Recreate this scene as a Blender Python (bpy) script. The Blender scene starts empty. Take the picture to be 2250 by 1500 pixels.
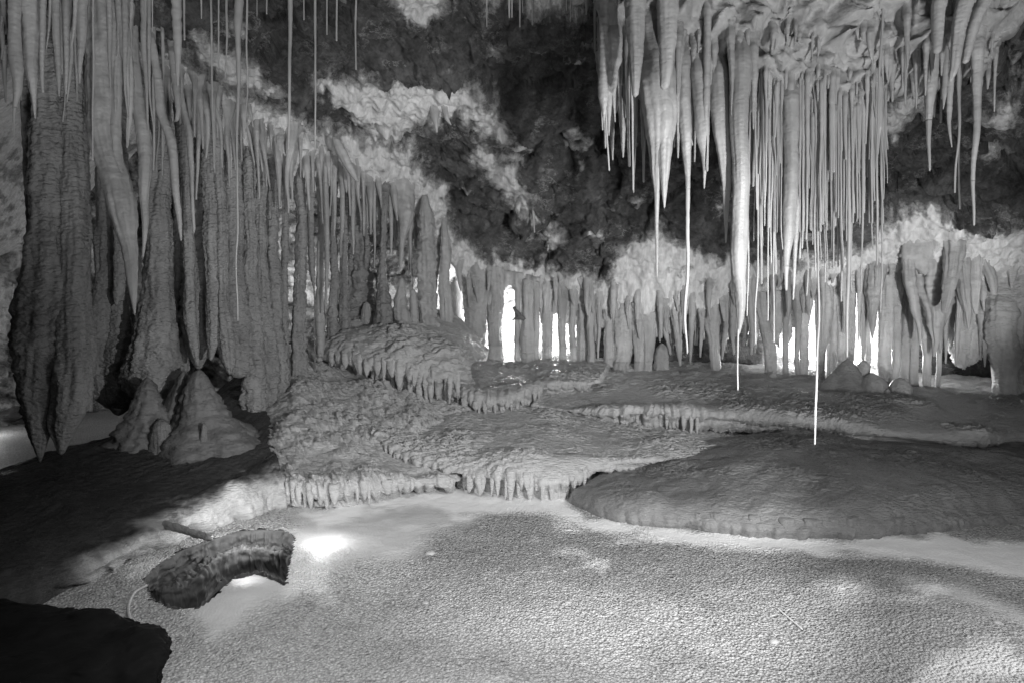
import bpy, math, random
import numpy as np
from mathutils import Vector
from mathutils.bvhtree import BVHTree

random.seed(7)
RNG = np.random.default_rng(11)
scene = bpy.context.scene
COL = scene.collection

# ------------------------------------------------------------------ camera model
F, CX, CY, CAMZ, PITCH = 1466.0, 1125.0, 750.0, 1.8, math.radians(4.0)
CP, SP = math.cos(PITCH), math.sin(PITCH)

def unproj(u, v, Y):
    """world point at world depth Y seen along photo direction (u, v)"""
    u = np.asarray(u, float); v = np.asarray(v, float); Y = np.asarray(Y, float)
    a = (u - CX) / F; b = -(v - CY) / F
    dy = CP + SP * b; dz = -SP + CP * b
    t = Y / dy
    return np.stack(np.broadcast_arrays(a * t, Y, CAMZ + dz * t), -1)

def depth_of(p):
    return p[..., 1] * CP - (p[..., 2] - CAMZ) * SP

def proj(p):
    d = np.maximum(depth_of(p), 1e-3)
    up = p[..., 1] * SP + (p[..., 2] - CAMZ) * CP
    return CX + F * p[..., 0] / d, CY - F * up / d

# ------------------------------------------------------------------ numpy noise
def _hash(ix, iy, iz, seed):
    h = (ix.astype(np.int64) * 374761393 + iy.astype(np.int64) * 668265263 + iz.astype(np.int64) * 2147483647 + seed * 974711) & 0xFFFFFFFF
    h = ((h ^ (h >> 13)) * 1274126177) & 0xFFFFFFFF
    h = ((h ^ (h >> 16)) * 2246822519) & 0xFFFFFFFF
    return ((h ^ (h >> 15)) & 0xFFFFFF) / float(0xFFFFFF)

def vnoise(p, seed=0):
    """smooth value noise, -1..1"""
    i = np.floor(p).astype(np.int64); f = p - i
    w = f * f * f * (f * (f * 6 - 15) + 10)
    r = 0
    for dx in (0, 1):
        wx = w[..., 0] if dx else 1 - w[..., 0]
        for dy in (0, 1):
            wy = w[..., 1] if dy else 1 - w[..., 1]
            for dz in (0, 1):
                wz = w[..., 2] if dz else 1 - w[..., 2]
                r = r + wx * wy * wz * _hash(i[..., 0] + dx, i[..., 1] + dy, i[..., 2] + dz, seed)
    return r * 2 - 1

def fbm(p, octaves=4, seed=0, gain=0.5, ridged=False):
    r = 0; a = 1.0; s = 0
    for o in range(octaves):
        n = vnoise(p * (2.03 ** o) + 17.3 * o, seed + o)
        if ridged: n = 1 - 2 * np.abs(n)
        r = r + a * n; s += a; a *= gain
    return r / s

def worley(p, seed=0, jitter=0.9, facet=False):
    """F1, F2 and a random value of the nearest cell; p (...,3)"""
    i = np.floor(p).astype(np.int64)
    f1 = np.full(p.shape[:-1], 9.0); f2 = f1.copy(); cid = np.zeros(p.shape[:-1]); fac = np.zeros(p.shape[:-1])
    for dx in (-1, 0, 1):
        for dy in (-1, 0, 1):
            for dz in (-1, 0, 1):
                c = i + np.array([dx, dy, dz])
                q = [c[..., k] + 0.5 + jitter * (_hash(c[..., 0], c[..., 1], c[..., 2], seed + 5 + k) - 0.5) for k in range(3)]
                d = np.sqrt(sum((p[..., k] - q[k]) ** 2 for k in range(3)))
                near = d < f1
                f2 = np.where(near, f1, np.minimum(f2, d))
                cid = np.where(near, _hash(c[..., 0], c[..., 1], c[..., 2], seed + 9), cid)
                if facet:
                    fac = np.where(near, sum((p[..., k] - q[k]) * (_hash(c[..., 0], c[..., 1], c[..., 2], seed + 11 + k) - .5) for k in range(3)), fac)
                f1 = np.where(near, d, f1)
    if facet: return f1, f2, cid, fac
    return f1, f2, cid

def worley2(x, y, seed=0, jitter=0.9):
    ix = np.floor(x).astype(np.int64); iy = np.floor(y).astype(np.int64); z = np.zeros_like(ix)
    f1 = np.full(x.shape, 9.0); f2 = f1.copy(); cid = np.zeros(x.shape)
    for dx in (-1, 0, 1):
        for dy in (-1, 0, 1):
            cx = ix + dx; cy = iy + dy
            qx = cx + .5 + jitter * (_hash(cx, cy, z, seed + 5) - .5); qy = cy + .5 + jitter * (_hash(cx, cy, z, seed + 6) - .5)
            d = np.hypot(x - qx, y - qy)
            near = d < f1
            f2 = np.where(near, f1, np.minimum(f2, d))
            cid = np.where(near, _hash(cx, cy, z, seed + 9), cid)
            f1 = np.where(near, d, f1)
    return f1, f2, cid

def in_poly(u, v, poly):
    r = np.zeros(u.shape, bool); n = len(poly)
    for k in range(n):
        x0, y0 = poly[k]; x1, y1 = poly[(k + 1) % n]
        if y0 == y1: continue
        c = ((y0 > v) != (y1 > v)) & (u < (x1 - x0) * (v - y0) / (y1 - y0) + x0)
        r ^= c
    return r

def poly_dist(u, v, poly):
    """signed distance in photo pixels, positive inside"""
    d = np.full(u.shape, 1e9); n = len(poly)
    for k in range(n):
        x0, y0 = poly[k]; x1, y1 = poly[(k + 1) % n]
        ex, ey = x1 - x0, y1 - y0
        t = np.clip(((u - x0) * ex + (v - y0) * ey) / (ex * ex + ey * ey + 1e-9), 0, 1)
        d = np.minimum(d, np.hypot(u - x0 - t * ex, v - y0 - t * ey))
    return np.where(in_poly(u, v, poly), d, -d)

def sstep(a, b, x):
    t = np.clip((x - a) / (b - a), 0, 1)
    return t * t * (3 - 2 * t)

# ------------------------------------------------------------------ mesh helpers
def mesh_obj(name, verts, faces, mat, parent=None, smooth=True, attrs=None):
    me = bpy.data.meshes.new(name)
    verts = np.asarray(verts, np.float32).reshape(-1, 3); faces = np.asarray(faces, np.int32)
    n = faces.shape[1]
    me.vertices.add(len(verts)); me.vertices.foreach_set("co", verts.ravel())
    me.loops.add(faces.size); me.loops.foreach_set("vertex_index", faces.ravel())
    me.polygons.add(len(faces))
    me.polygons.foreach_set("loop_start", np.arange(len(faces), dtype=np.int32) * n)
    try: me.polygons.foreach_set("loop_total", np.full(len(faces), n, np.int32))
    except Exception: pass
    if smooth: me.polygons.foreach_set("use_smooth", np.ones(len(faces), bool))
    for k, a in (attrs or {}).items():
        at = me.attributes.new(k, 'FLOAT', 'POINT'); at.data.foreach_set("value", np.asarray(a, np.float32).ravel())
    me.update(calc_edges=True); me.validate()
    me.materials.append(mat)
    o = bpy.data.objects.new(name, me); COL.objects.link(o)
    if parent is not None: o.parent = parent
    return o

def grid_faces(nr, nc, wrap=False):
    r = np.arange(nr - 1)[:, None]; m = nc if wrap else nc - 1
    c = np.arange(m)[None, :]; c2 = (c + 1) % nc
    return np.stack([r * nc + c, r * nc + c2, (r + 1) * nc + c2, (r + 1) * nc + c], -1).reshape(-1, 4)

def grid_normals(g):
    du = np.gradient(g, axis=1); dv = np.gradient(g, axis=0)
    n = np.cross(du, dv); l = np.linalg.norm(n, axis=-1, keepdims=True)
    return n / np.maximum(l, 1e-9)

def catmull(P, t):
    """P (k,m) control rows, t param 0..k-1"""
    k = len(P); i = np.clip(np.floor(t).astype(int), 0, k - 2); f = (t - i)[:, None]
    p1 = P[i]; p2 = P[i + 1]
    p0 = np.where((i > 0)[:, None], P[np.maximum(i - 1, 0)], 2 * p1 - p2)
    p3 = np.where((i + 2 < k)[:, None], P[np.minimum(i + 2, k - 1)], 2 * p2 - p1)
    return 0.5 * (2 * p1 + (p2 - p0) * f + (2 * p0 - 5 * p1 + 4 * p2 - p3) * f ** 2 + (3 * p1 - p0 - 3 * p2 + p3) * f ** 3)

def spline_nu(C, knots, t):
    """C (k, ...) control values at knots, C1 cubic at t"""
    C = np.asarray(C, float); h = np.diff(knots); sh = (-1,) + (1,) * (C.ndim - 1)
    d = np.diff(C, axis=0) / h.reshape(sh)
    m = np.empty_like(C); m[0] = d[0]; m[-1] = d[-1]
    hb = h.reshape(sh)
    if len(C) > 2: m[1:-1] = (d[:-1] * hb[1:] + d[1:] * hb[:-1]) / (hb[1:] + hb[:-1])
    i = np.clip(np.searchsorted(knots, t, side='right') - 1, 0, len(h) - 1); f = ((t - knots[i]) / h[i]).reshape(sh); hh = h[i].reshape(sh)
    return C[i] * (1 + 2 * f) * (1 - f) ** 2 + hh * m[i] * f * (1 - f) ** 2 + C[i + 1] * f * f * (3 - 2 * f) + hh * m[i + 1] * f * f * (f - 1)

def hermite_mono(x, xk, yk):
    """smooth monotone interpolation"""
    xk = np.asarray(xk, float); yk = np.asarray(yk, float)
    h = np.diff(xk); d = np.diff(yk) / h
    m = np.zeros(len(xk)); m[0] = d[0]; m[-1] = d[-1]
    for i in range(1, len(xk) - 1):
        m[i] = 0 if d[i - 1] * d[i] <= 0 else 2 * d[i - 1] * d[i] / (d[i - 1] + d[i])
    i = np.clip(np.searchsorted(xk, x) - 1, 0, len(h) - 1); t = (x - xk[i]) / h[i]
    return (yk[i] * (1 + 2 * t) * (1 - t) ** 2 + h[i] * m[i] * t * (1 - t) ** 2 + yk[i + 1] * t * t * (3 - 2 * t) + h[i] * m[i + 1] * t * t * (t - 1))

def thing(o, label, cat, group=None):
    o['label'] = label; o['category'] = cat; o['kind'] = 'thing'
    if group: o['group'] = group
    return o

def empty(name, loc, label, cat, group=None):
    o = bpy.data.objects.new(name, None); o.location = loc; COL.objects.link(o)
    o.empty_display_size = 0.05
    return thing(o, label, cat, group)

def adopt(child, root):
    child.parent = root; child.location = -Vector(root.location)

# ------------------------------------------------------------------ materials
def new_mat(name):
    m = bpy.data.materials.new(name); m.use_nodes = True
    nt = m.node_tree; return m, nt, nt.nodes, nt.links, nt.nodes["Principled BSDF"]

def grey(x): return (x, x, x, 1)

def ramp(N, L, src, stops):
    r = N.new("ShaderNodeValToRGB"); L.new(src, r.inputs[0])
    el = r.color_ramp.elements
    while len(el) < len(stops): el.new(0.5)
    for e, (p, c) in zip(el, stops): e.position = p; e.color = grey(c)
    return r.outputs[0]

def noise_node(N, L, vec, scale, detail=4, rough=.55):
    n = N.new("ShaderNodeTexNoise"); n.inputs["Scale"].default_value = scale
    n.inputs["Detail"].default_value = detail; n.inputs["Roughness"].default_value = rough
    L.new(vec, n.inputs["Vector"]); return n.outputs["Fac"]

def stretched(N, L, vec, s):
    m = N.new("ShaderNodeMapping"); m.inputs["Scale"].default_value = s; L.new(vec, m.inputs["Vector"]); return m.outputs[0]

def geo_pos(N): return N.new("ShaderNodeNewGeometry").outputs["Position"]

def mixc(N, L, fac, a, b, mode='MIX'):
    m = N.new("ShaderNodeMix"); m.data_type = 'RGBA'; m.blend_type = mode
    for sock, val in ((m.inputs["Factor"], fac), (m.inputs[6], a), (m.inputs[7], b)):
        if hasattr(val, "is_linked"): L.new(val, sock)
        elif isinstance(val, tuple): sock.default_value = val
        else: sock.default_value = val if sock.type == 'VALUE' else grey(val)
    return m.outputs[2]

def bump(N, L, height, dist, strength=1.0, prev=None):
    b = N.new("ShaderNodeBump"); b.inputs["Distance"].default_value = dist; b.inputs["Strength"].default_value = strength
    L.new(height, b.inputs["Height"])
    if prev: L.new(prev, b.inputs["Normal"])
    return b.outputs[0]

def attr(N, name):
    a = N.new("ShaderNodeAttribute"); a.attribute_name = name; return a.outputs["Fac"]

def dripstone_mat(name, lo, hi, rough=.45, ripple=.006, grain=.003, scallop=.006, glow=0):
    m, nt, N, L, B = new_mat(name)
    pos = geo_pos(N)
    streak = noise_node(N, L, stretched(N, L, pos, (9, 9, 1.6)), 1.6, 5)
    blot = noise_node(N, L, pos, 3.0, 5)
    c = mixc(N, L, .5, ramp(N, L, streak, [(.28, lo), (.72, hi)]), ramp(N, L, blot, [(.3, lo), (.7, hi)]))
    oi = N.new("ShaderNodeObjectInfo")
    c = mixc(N, L, 1.0, c, ramp(N, L, oi.outputs["Random"], [(0, .82), (1, 1.0)]), 'MULTIPLY')
    L.new(c, B.inputs["Base Color"])
    B.inputs["Roughness"].default_value = rough
    B.inputs["Specular IOR Level"].default_value = .35
    r1 = noise_node(N, L, stretched(N, L, pos, (24, 24, 58)), 1.0, 3)
    r2 = noise_node(N, L, pos, 130, 3)
    n = bump(N, L, r1, ripple); n = bump(N, L, r2, grain, .7, n)
    vo = N.new("ShaderNodeTexVoronoi"); vo.inputs["Scale"].default_value = 1.0; L.new(stretched(N, L, pos, (26, 26, 40)), vo.inputs["Vector"])
    n = bump(N, L, vo.outputs["Distance"], -scallop, 1.0, n)
    L.new(n, B.inputs["Normal"])
    if glow:
        t = N.new("ShaderNodeBsdfTranslucent"); L.new(c, t.inputs["Color"]); L.new(n, t.inputs["Normal"])
        mx = N.new("ShaderNodeMixShader"); mx.inputs[0].default_value = glow
        L.new(B.outputs[0], mx.inputs[1]); L.new(t.outputs[0], mx.inputs[2]); L.new(mx.outputs[0], N["Material Output"].inputs["Surface"])
    return m

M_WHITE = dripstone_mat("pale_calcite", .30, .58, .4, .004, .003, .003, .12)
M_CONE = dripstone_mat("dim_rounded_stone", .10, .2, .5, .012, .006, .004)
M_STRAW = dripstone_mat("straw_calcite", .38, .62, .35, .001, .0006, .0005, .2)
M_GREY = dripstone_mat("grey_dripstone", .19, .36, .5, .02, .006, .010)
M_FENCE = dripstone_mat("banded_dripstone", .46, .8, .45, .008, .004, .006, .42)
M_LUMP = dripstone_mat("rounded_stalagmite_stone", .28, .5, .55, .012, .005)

def flow_mat(name, lo, hi, sx=16, sz=70, b1=.022, pale=None):
    m, nt, N, L, B = new_mat(name)
    pos = geo_pos(N)
    n1 = noise_node(N, L, pos, 1.1, 6, .6); n2 = noise_node(N, L, stretched(N, L, pos, (3, 9, 9)), 2.2, 6, .65)
    c = mixc(N, L, .5, ramp(N, L, n1, [(.3, lo), (.7, hi)]), ramp(N, L, n2, [(.3, lo), (.7, hi)]))
    L.new(ramp(N, L, noise_node(N, L, pos, 60, 4), [(.35, .22), (.65, .6)]), B.inputs["Roughness"]); B.inputs["Specular IOR Level"].default_value = .5
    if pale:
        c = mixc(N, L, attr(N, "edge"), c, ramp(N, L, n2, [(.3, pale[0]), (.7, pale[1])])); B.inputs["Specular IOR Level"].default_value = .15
    L.new(c, B.inputs["Base Color"])
    h1 = noise_node(N, L, stretched(N, L, pos, (sx, sx * 1.6, sz)), 1, 4, .6)
    h2 = noise_node(N, L, pos, 150, 3)
    n = bump(N, L, h1, b1); n = bump(N, L, h2, .004, .8, n)
    L.new(n, B.inputs["Normal"]); return m

M_FLOW = flow_mat("rippled_flowstone", .34, .56)
M_DOME = flow_mat("fine_flowstone", .14, .28, 26, 110, .014)
M_SHADE_FLOW = flow_mat("shade_flowstone", .03, .075, pale=(.34, .56))  # near-black top paints the shade; lip mixed back to lit flowstone tone

def rock_mat(name):
    m, nt, N, L, B = new_mat(name)
    pos = geo_pos(N)
    ca = attr(N, "calcite")
    n1 = noise_node(N, L, pos, 2.2, 7, .65); n2 = noise_node(N, L, pos, 9, 6, .7)
    rock = mixc(N, L, .5, ramp(N, L, n1, [(.32, .03), (.55, .12), (.75, .34)]), ramp(N, L, n2, [(.36, .03), (.6, .16), (.78, .42)]))
    st = noise_node(N, L, stretched(N, L, pos, (10, 10, 2)), 2, 6, .65)
    cal = ramp(N, L, st, [(.25, .38), (.7, .74)])
    vein = noise_node(N, L, pos, 5, 8, .75)
    wv = noise_node(N, L, stretched(N, L, pos, (1, 1, 1.6)), 1.7, 9, .68)
    vm = ramp(N, L, wv, [(.485, 0), (.5, 1), (.515, 0)])
    vg = noise_node(N, L, pos, 1.3, 2)
    vm = mixc(N, L, 1.0, vm, ramp(N, L, vg, [(.45, 0), (.62, .8)]), 'MULTIPLY')
    rock = mixc(N, L, vm, rock, .42)
    # ragged edge: mask shifted by noise
    ad = N.new("ShaderNodeMath"); ad.operation = 'ADD'; L.new(ca, ad.inputs[0])
    sb = N.new("ShaderNodeMath"); sb.operation = 'MULTIPLY_ADD'; L.new(vein, sb.inputs[0]); sb.inputs[1].default_value = 2.0; sb.inputs[2].default_value = -1.0
    L.new(sb.outputs[0], ad.inputs[1])
    f = ramp(N, L, ad.outputs[0], [(.27, 0), (.73, 1)])
    L.new(mixc(N, L, f, rock, cal), B.inputs["Base Color"])
    B.inputs["Roughness"].default_value = .6; B.inputs["Specular IOR Level"].default_value = .3
    b0 = mixc(N, L, 1.0, noise_node(N, L, pos, 14, 8, .7), ramp(N, L, f, [(0, 1), (1, .3)]), 'MULTIPLY'); b1 = noise_node(N, L, pos, 70, 4)
    n = bump(N, L, b0, .08); n = bump(N, L, b1, .008, .8, n); L.new(n, B.inputs["Normal"])
    return m
M_ROCK = rock_mat("cave_rock")

def floor_mat():
    m, nt, N, L, B = new_mat("cave_floor_crust")
    pos = geo_pos(N)
    w = attr(N, "white"); pop = attr(N, "popcorn"); dk = attr(N, "dull")
    flat = stretched(N, L, pos, (1, 1, .3))
    v1 = N.new("ShaderNodeTexVoronoi"); v1.inputs["Scale"].default_value = 68; L.new(flat, v1.inputs["Vector"])
    v2 = N.new("ShaderNodeTexVoronoi"); v2.inputs["Scale"].default_value = 44; L.new(flat, v2.inputs["Vector"])
    n1 = noise_node(N, L, pos, 1.4, 6, .6); n2 = noise_node(N, L, pos, 45, 5, .6)
    base = ramp(N, L, n1, [(.3, .52), (.7, .7)])
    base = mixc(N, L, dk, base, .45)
    cell = mixc(N, L, 1.0, ramp(N, L, v1.outputs["Color"], [(.1, .68), (.9, 1.0)]), ramp(N, L, v1.outputs["Distance"], [(.3, 1.0), (.75, .62)]), 'MULTIPLY')
    speck = mixc(N, L, pop, 1.0, cell)
    base = mixc(N, L, 1.0, base, speck, 'MULTIPLY')
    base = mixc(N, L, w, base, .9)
    L.new(base, B.inputs["Base Color"]); B.inputs["Roughness"].default_value = .5; B.inputs["Specular IOR Level"].default_value = .35
    inv = ramp(N, L, v1.outputs["Distance"], [(0, 1), (.75, 0)]); inv2 = ramp(N, L, v2.outputs["Distance"], [(0, 1), (.8, 0)])
    hh = mixc(N, L, .4, inv, inv2); hh = mixc(N, L, .3, hh, n2)
    hh = mixc(N, L, 1.0, hh, pop, 'MULTIPLY')
    fine = bump(N, L, n2, .004, .7)
    L.new(bump(N, L, hh, .022, 1.0, fine), B.inputs["Normal"])
    return m
M_FLOOR = floor_mat()

def plain_mat(name, g, rough=.5, scale=60):
    m, nt, N, L, B = new_mat(name)
    n = noise_node(N, L, geo_pos(N), scale, 4)
    L.new(ramp(N, L, n, [(.3, g * .75), (.7, g * 1.15)]), B.inputs["Base Color"]); B.inputs["Roughness"].default_value = rough; B.inputs["Specular IOR Level"].default_value = .12 if g < .07 else .4
    L.new(bump(N, L, n, .003), B.inputs["Normal"]); return m
M_PALE = plain_mat("bleached_straw", .85, .5, 30)
M_CABLE = plain_mat("grey_cable_sheath", .45)
M_KNOB = plain_mat("dark_knobby_stone", .12, .7, 40)
M_LEDGE_SHADE = plain_mat("shade_ledge_rock", .007, .8, 12)  # near-black colour stands in for the shade lying on the ledge

# ------------------------------------------------------------------ ceiling
LIP = [(-1500, 900, 4.5), (-500, 500, 5.2), (0, 120, 6.0), (250, 120, 6.2), (340, 170, 6.4), (430, 290, 6.8), (560, 350, 7.3), (650, 385, 7.7), (720, 395, 8.1), (820, 455, 8.6), (900, 520, 9.0),
       (980, 570, 9.4), (1040, 620, 9.6), (1100, 612, 9.8), (1200, 640, 9.8), (1300, 680, 9.5), (1400, 690, 9.3), (1460, 700, 9.2), (1550, 680, 9.1), (1650, 640, 9.0), (1750, 640, 8.9),
       (1850, 630, 8.8), (1950, 620, 8.7), (2050, 650, 8.5), (2150, 650, 8.4), (2250, 620, 8.2), (2700, 600, 7.0), (3700, 600, 5.0)]
CTRL = [(u, v, y) for u, v, y in LIP] + [
    (700, 300, 7.7), (1000, 300, 8.1), (1200, 330, 8.3), (1600, 330, 7.8), (2100, 330, 7.2), (900, 430, 8.6), (1200, 470, 9.0), (1600, 480, 8.5), (2100, 470, 7.8), (2250, 300, 6.9),
    (300, 0, 5.3), (700, 0, 6.0), (1000, 0, 6.2), (1300, 0, 6.1), (1700, 0, 5.8), (2100, 0, 5.6), (2400, 100, 5.6), (0, 0, 5.0), (520, 120, 6.2), (800, 170, 7.0), (1100, 160, 7.2), (1200, 200, 7.7),
    (0, -500, 3.6), (700, -500, 3.9), (1500, -500, 3.9), (2200, -500, 3.6), (-700, -300, 3.6), (3000, -300, 3.6), (0, -1500, 1.5), (1125, -1500, 1.6), (2250, -1500, 1.5), (-1000, -1500, 1.5), (3200, -1500, 1.5)]
_c = np.array(CTRL); _q = _c[:, :2] / 1000.0
def _phi(r): return np.where(r > 1e-9, r * r * np.log(np.maximum(r, 1e-9)), 0)
_K = _phi(np.linalg.norm(_q[:, None] - _q[None], axis=-1)) + np.eye(len(_q)) * 2e-3
_T = np.c_[np.ones(len(_q)), _q]
_A = np.block([[_K, _T], [_T.T, np.zeros((3, 3))]])
_w = np.linalg.solve(_A, np.r_[_c[:, 2], 0, 0, 0])
def ceil_Y(u, v):
    q = np.stack([u, v], -1) / 1000.0; r = np.zeros(u.shape)
    for k in range(len(_q)):
        r = r + _w[k] * _phi(np.linalg.norm(q - _q[k], axis=-1))
    return np.maximum(r + _w[-3] + _w[-2] * q[..., 0] + _w[-1] * q[..., 1], .9)

CAL = [
    [(690, 165), (790, 170), (850, 180), (930, 185), (1030, 195), (1080, 215), (1110, 255), (1120, 290), (1100, 300), (1060, 285), (1030, 262), (1000, 250), (960, 268), (930, 260), (880, 290), (850, 312), (800, 280), (740, 230), (690, 200)],
    [(600, 225), (640, 240), (700, 290), (800, 310), (905, 308), (915, 380), (965, 420), (990, 470), (1010, 520), (1080, 560), (1200, 580), (1330, 600), (1290, 750), (900, 640), (650, 500), (430, 400), (290, 300), (290, 90), (380, 120), (500, 190)],
    [(1040, 330), (1090, 330), (1130, 370), (1165, 430), (1172, 462), (1140, 450), (1120, 430), (1090, 400), (1050, 370)],
    [(1370, 535), (1430, 518), (1500, 545), (1570, 565), (1640, 560), (1700, 555), (1800, 560), (1900, 540), (1950, 490), (2000, 462), (2080, 470), (2150, 492), (2300, 490), (2600, 500), (2600, 900), (1300, 850), (1270, 650), (1335, 615)],
    [(835, -60), (880, 15), (920, 32), (960, 30), (1000, -20), (1000, -200), (840, -200)],
    [(1060, -200), (1060, -5), (1075, 12), (1110, 2), (1180, 8), (1300, 0), (1320, -200)],
    [(1945, 225), (2050, 215), (2030, 240), (1975, 290), (1945, 300)],
    [(2180, 205), (2250, 190), (2235, 230), (2205, 285), (2190, 260)],
    [(1195, 530), (1235, 522), (1245, 530), (1210, 548)],
    [(420, 60), (540, 130), (620, 190), (560, 200), (440, 150)],
    [(1080, 90), (1095, 95), (1090, 130), (1070, 115)]]

def build_ceiling():
    us = np.concatenate([np.linspace(-1500, -150, 60), np.linspace(-140, 2400, 720), np.linspace(2412, 3700, 60)])
    lipv = hermite_mono(us, [l[0] for l in LIP], [l[1] for l in LIP])
    tt = np.concatenate([np.linspace(0, 1, 400), 1 + np.linspace(.02, 1, 50)])
    V = np.empty((len(tt), len(us)))
    for i, t in enumerate(tt):
        V[i] = lipv + (-60 - lipv) * t if t <= 1 else -60 + (t - 1) * (-1540)
    U = np.broadcast_to(us, V.shape).copy()
    Y = ceil_Y(U, V)
    G = unproj(U, V, Y)
    # underside running back from the lip
    back = []
    for j, (dy, dz) in enumerate([(4.2, .25), (3.2, .22), (2.2, .2), (1.4, .17), (.8, .14), (.4, .1), (.2, .06), (.08, .02)]):
        p = G[0].copy(); p[:, 1] += dy; p[:, 0] *= 1 + dy / np.maximum(p[:, 1], 2) * .35; p[:, 2] += dz; back.append(p)
    nb = len(back)
    G = np.concatenate([np.array(back), G], 0)
    n = grid_normals(G)
    # face the room
    to = np.array([0, 0, CAMZ]) - G
    flip = np.sign((n * to).sum(-1, keepdims=True)); flip[:nb] = np.sign(-n[:nb, :, 2:3]); n = n * np.where(flip == 0, 1, flip)
    pu, pv = proj(G)
    w1 = fbm(np.stack([pu / 16, pv / 90, 0 * pu], -1), 4, 44, .6); w2 = fbm(np.stack([pu / 30, pv / 30, 0 * pu], -1), 4, 45, .6)
    cal = np.zeros(pu.shape)
    for poly in CAL:
        cal = np.maximum(cal, sstep(-38, 34, poly_dist(pu + 9 * w2, pv + 26 * w1, poly)))
    cal[:nb] = .8
    wob = fbm(G * 3.1, 5, 40)
    spl = sstep(.18, .5, fbm(np.stack([G[..., 0] * 2.6, G[..., 1] * 1.2, G[..., 2] * 4.2], -1), 5, 43, .6)) * .62
    cal = np.maximum(cal, spl)
    cal = np.clip(cal + np.where(cal > .02, .35 * wob, 0), 0, 1)
    # rock relief: big blocks, plates, ridges
    wv = np.stack([fbm(G * 1.7, 3, 3), fbm(G * 1.7, 3, 4), fbm(G * 1.7, 3, 5)], -1)
    f1, f2, cid, fa = worley(G * np.array([1.5, 1.5, 2.0]) + .25 * wv, 2, facet=True)
    g1, g2, gid, ga = worley(G * np.array([4.2, 4.2, 6.5]) + .3 * wv, 21, facet=True)
    h1, h2, hid, ha = worley(G * np.array([11, 11, 17]) + .5 * wv, 27, facet=True)
    rock = .30 * (cid - .5) + .42 * fa - .07 * (1 - sstep(0, .05, f2 - f1)) + .10 * (gid - .5) + .17 * ga - .025 * (1 - sstep(0, .06, g2 - g1)) + .03 * (hid - .5) + .05 * ha + .2 * fbm(G * .9, 4, 12) + .02 * fbm(G * 12, 3, 13, .6, True)
    # calcite coat: thick, with vertical flutes
    flute = fbm(np.stack([G[..., 0] * 9, G[..., 1] * 9, G[..., 2] * 2.0], -1), 4, 15, .55)
    lump = fbm(G * 5, 4, 17)
    coat = .06 + .09 * flute + .04 * lump + .16 * fbm(G * 1.1, 3, 12)
    d = rock * (1 - cal) + coat * cal
    d[nb:nb + 6] *= np.linspace(.3, 1, 6)[:, None]
    d[:nb] *= .3
    G2 = G + n * d[..., None]
    return G2, cal, us, lipv

CEIL, CEILCAL, _, _ = build_ceiling()
ceiling = mesh_obj("ceiling", CEIL, grid_faces(*CEIL.shape[:2]), M_ROCK, attrs={"calcite": CEILCAL})
ceiling['kind'] = 'structure'

def bvh_of(o):
    me = o.data
    return BVHTree.FromPolygons([v.co[:] for v in me.vertices], [p.vertices[:] for p in me.polygons])

# ------------------------------------------------------------------ rear and side rock wall
def build_wall():
    path = np.array([(-6.0, -1), (-6.6, 3), (-7.2, 6), (-7.3, 8), (-6.2, 10.2), (-3.5, 11.2), (0, 11.8), (3, 12), (6, 11.6), (8.6, 10), (9.0, 6), (8, 2), (7, -1)], float)
    P = catmull(path, np.linspace(0, len(path) - 1, 900))
    zs = np.linspace(-.3, 5.4, 230)
    G = np.empty((len(zs), len(P), 3)); G[..., 0] = P[:, 0]; G[..., 1] = P[:, 1]; G[..., 2] = zs[:, None]
    n = grid_normals(G); n *= np.sign((n * (np.array([0, 5, 1.5]) - G)).sum(-1, keepdims=True))
    f1, f2, cid = worley(G * np.array([1.6, 1.6, 2.4]) + .4 * np.stack([fbm(G * 2, 3, 3), fbm(G * 2, 3, 4), fbm(G * 2, 3, 5)], -1), 32)
    g1, g2, gid = worley(G * 5, 33)
    d = .35 * fbm(G * .8, 4, 50) + .28 * (cid - .5) * sstep(0, .2, f2 - f1) - .1 * (1 - sstep(0, .1, f2 - f1)) + .12 * (gid - .5) * sstep(0, .15, g2 - g1) + .13 * fbm(G * 4, 5, 51, .6, True)
    cal = np.clip(.55 + .8 * fbm(G * 1.3, 4, 52) + .5 * sstep(-2.5, -1, G[..., 0]), 0, 1)  # whitened behind the fence, putting the gaps' brightness into the wall colour
    return G + n * d[..., None], cal
W, WC = build_wall()
wall = mesh_obj("rock_wall", W, grid_faces(*W.shape[:2]), M_ROCK, attrs={"calcite": WC})
thing(wall, "rough bare rock wall closing the cave behind the columns", "cave wall")

# ------------------------------------------------------------------ floor
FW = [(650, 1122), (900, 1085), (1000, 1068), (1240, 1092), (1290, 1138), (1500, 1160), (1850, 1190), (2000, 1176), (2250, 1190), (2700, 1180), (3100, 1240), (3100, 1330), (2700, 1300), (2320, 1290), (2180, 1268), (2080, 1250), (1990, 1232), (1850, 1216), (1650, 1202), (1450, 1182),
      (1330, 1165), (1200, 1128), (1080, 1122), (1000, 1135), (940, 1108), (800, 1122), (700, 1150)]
FSM = [[(650, 1110), (900, 1085), (1100, 1100), (1000, 1150), (950, 1165), (910, 1205), (800, 1222), (700, 1215), (650, 1180)], [(420, 1330), (520, 1275), (600, 1275), (640, 1310), (560, 1350), (470, 1400)], [(2000, 1290), (2120, 1300), (2250, 1380), (2180, 1370)]]
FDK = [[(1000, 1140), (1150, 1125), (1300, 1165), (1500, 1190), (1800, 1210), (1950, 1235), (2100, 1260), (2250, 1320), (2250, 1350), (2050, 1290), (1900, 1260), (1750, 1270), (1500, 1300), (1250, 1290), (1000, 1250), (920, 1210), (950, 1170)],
       [(1400, 1440), (1500, 1420), (1560, 1450), (1450, 1480)]]
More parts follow.
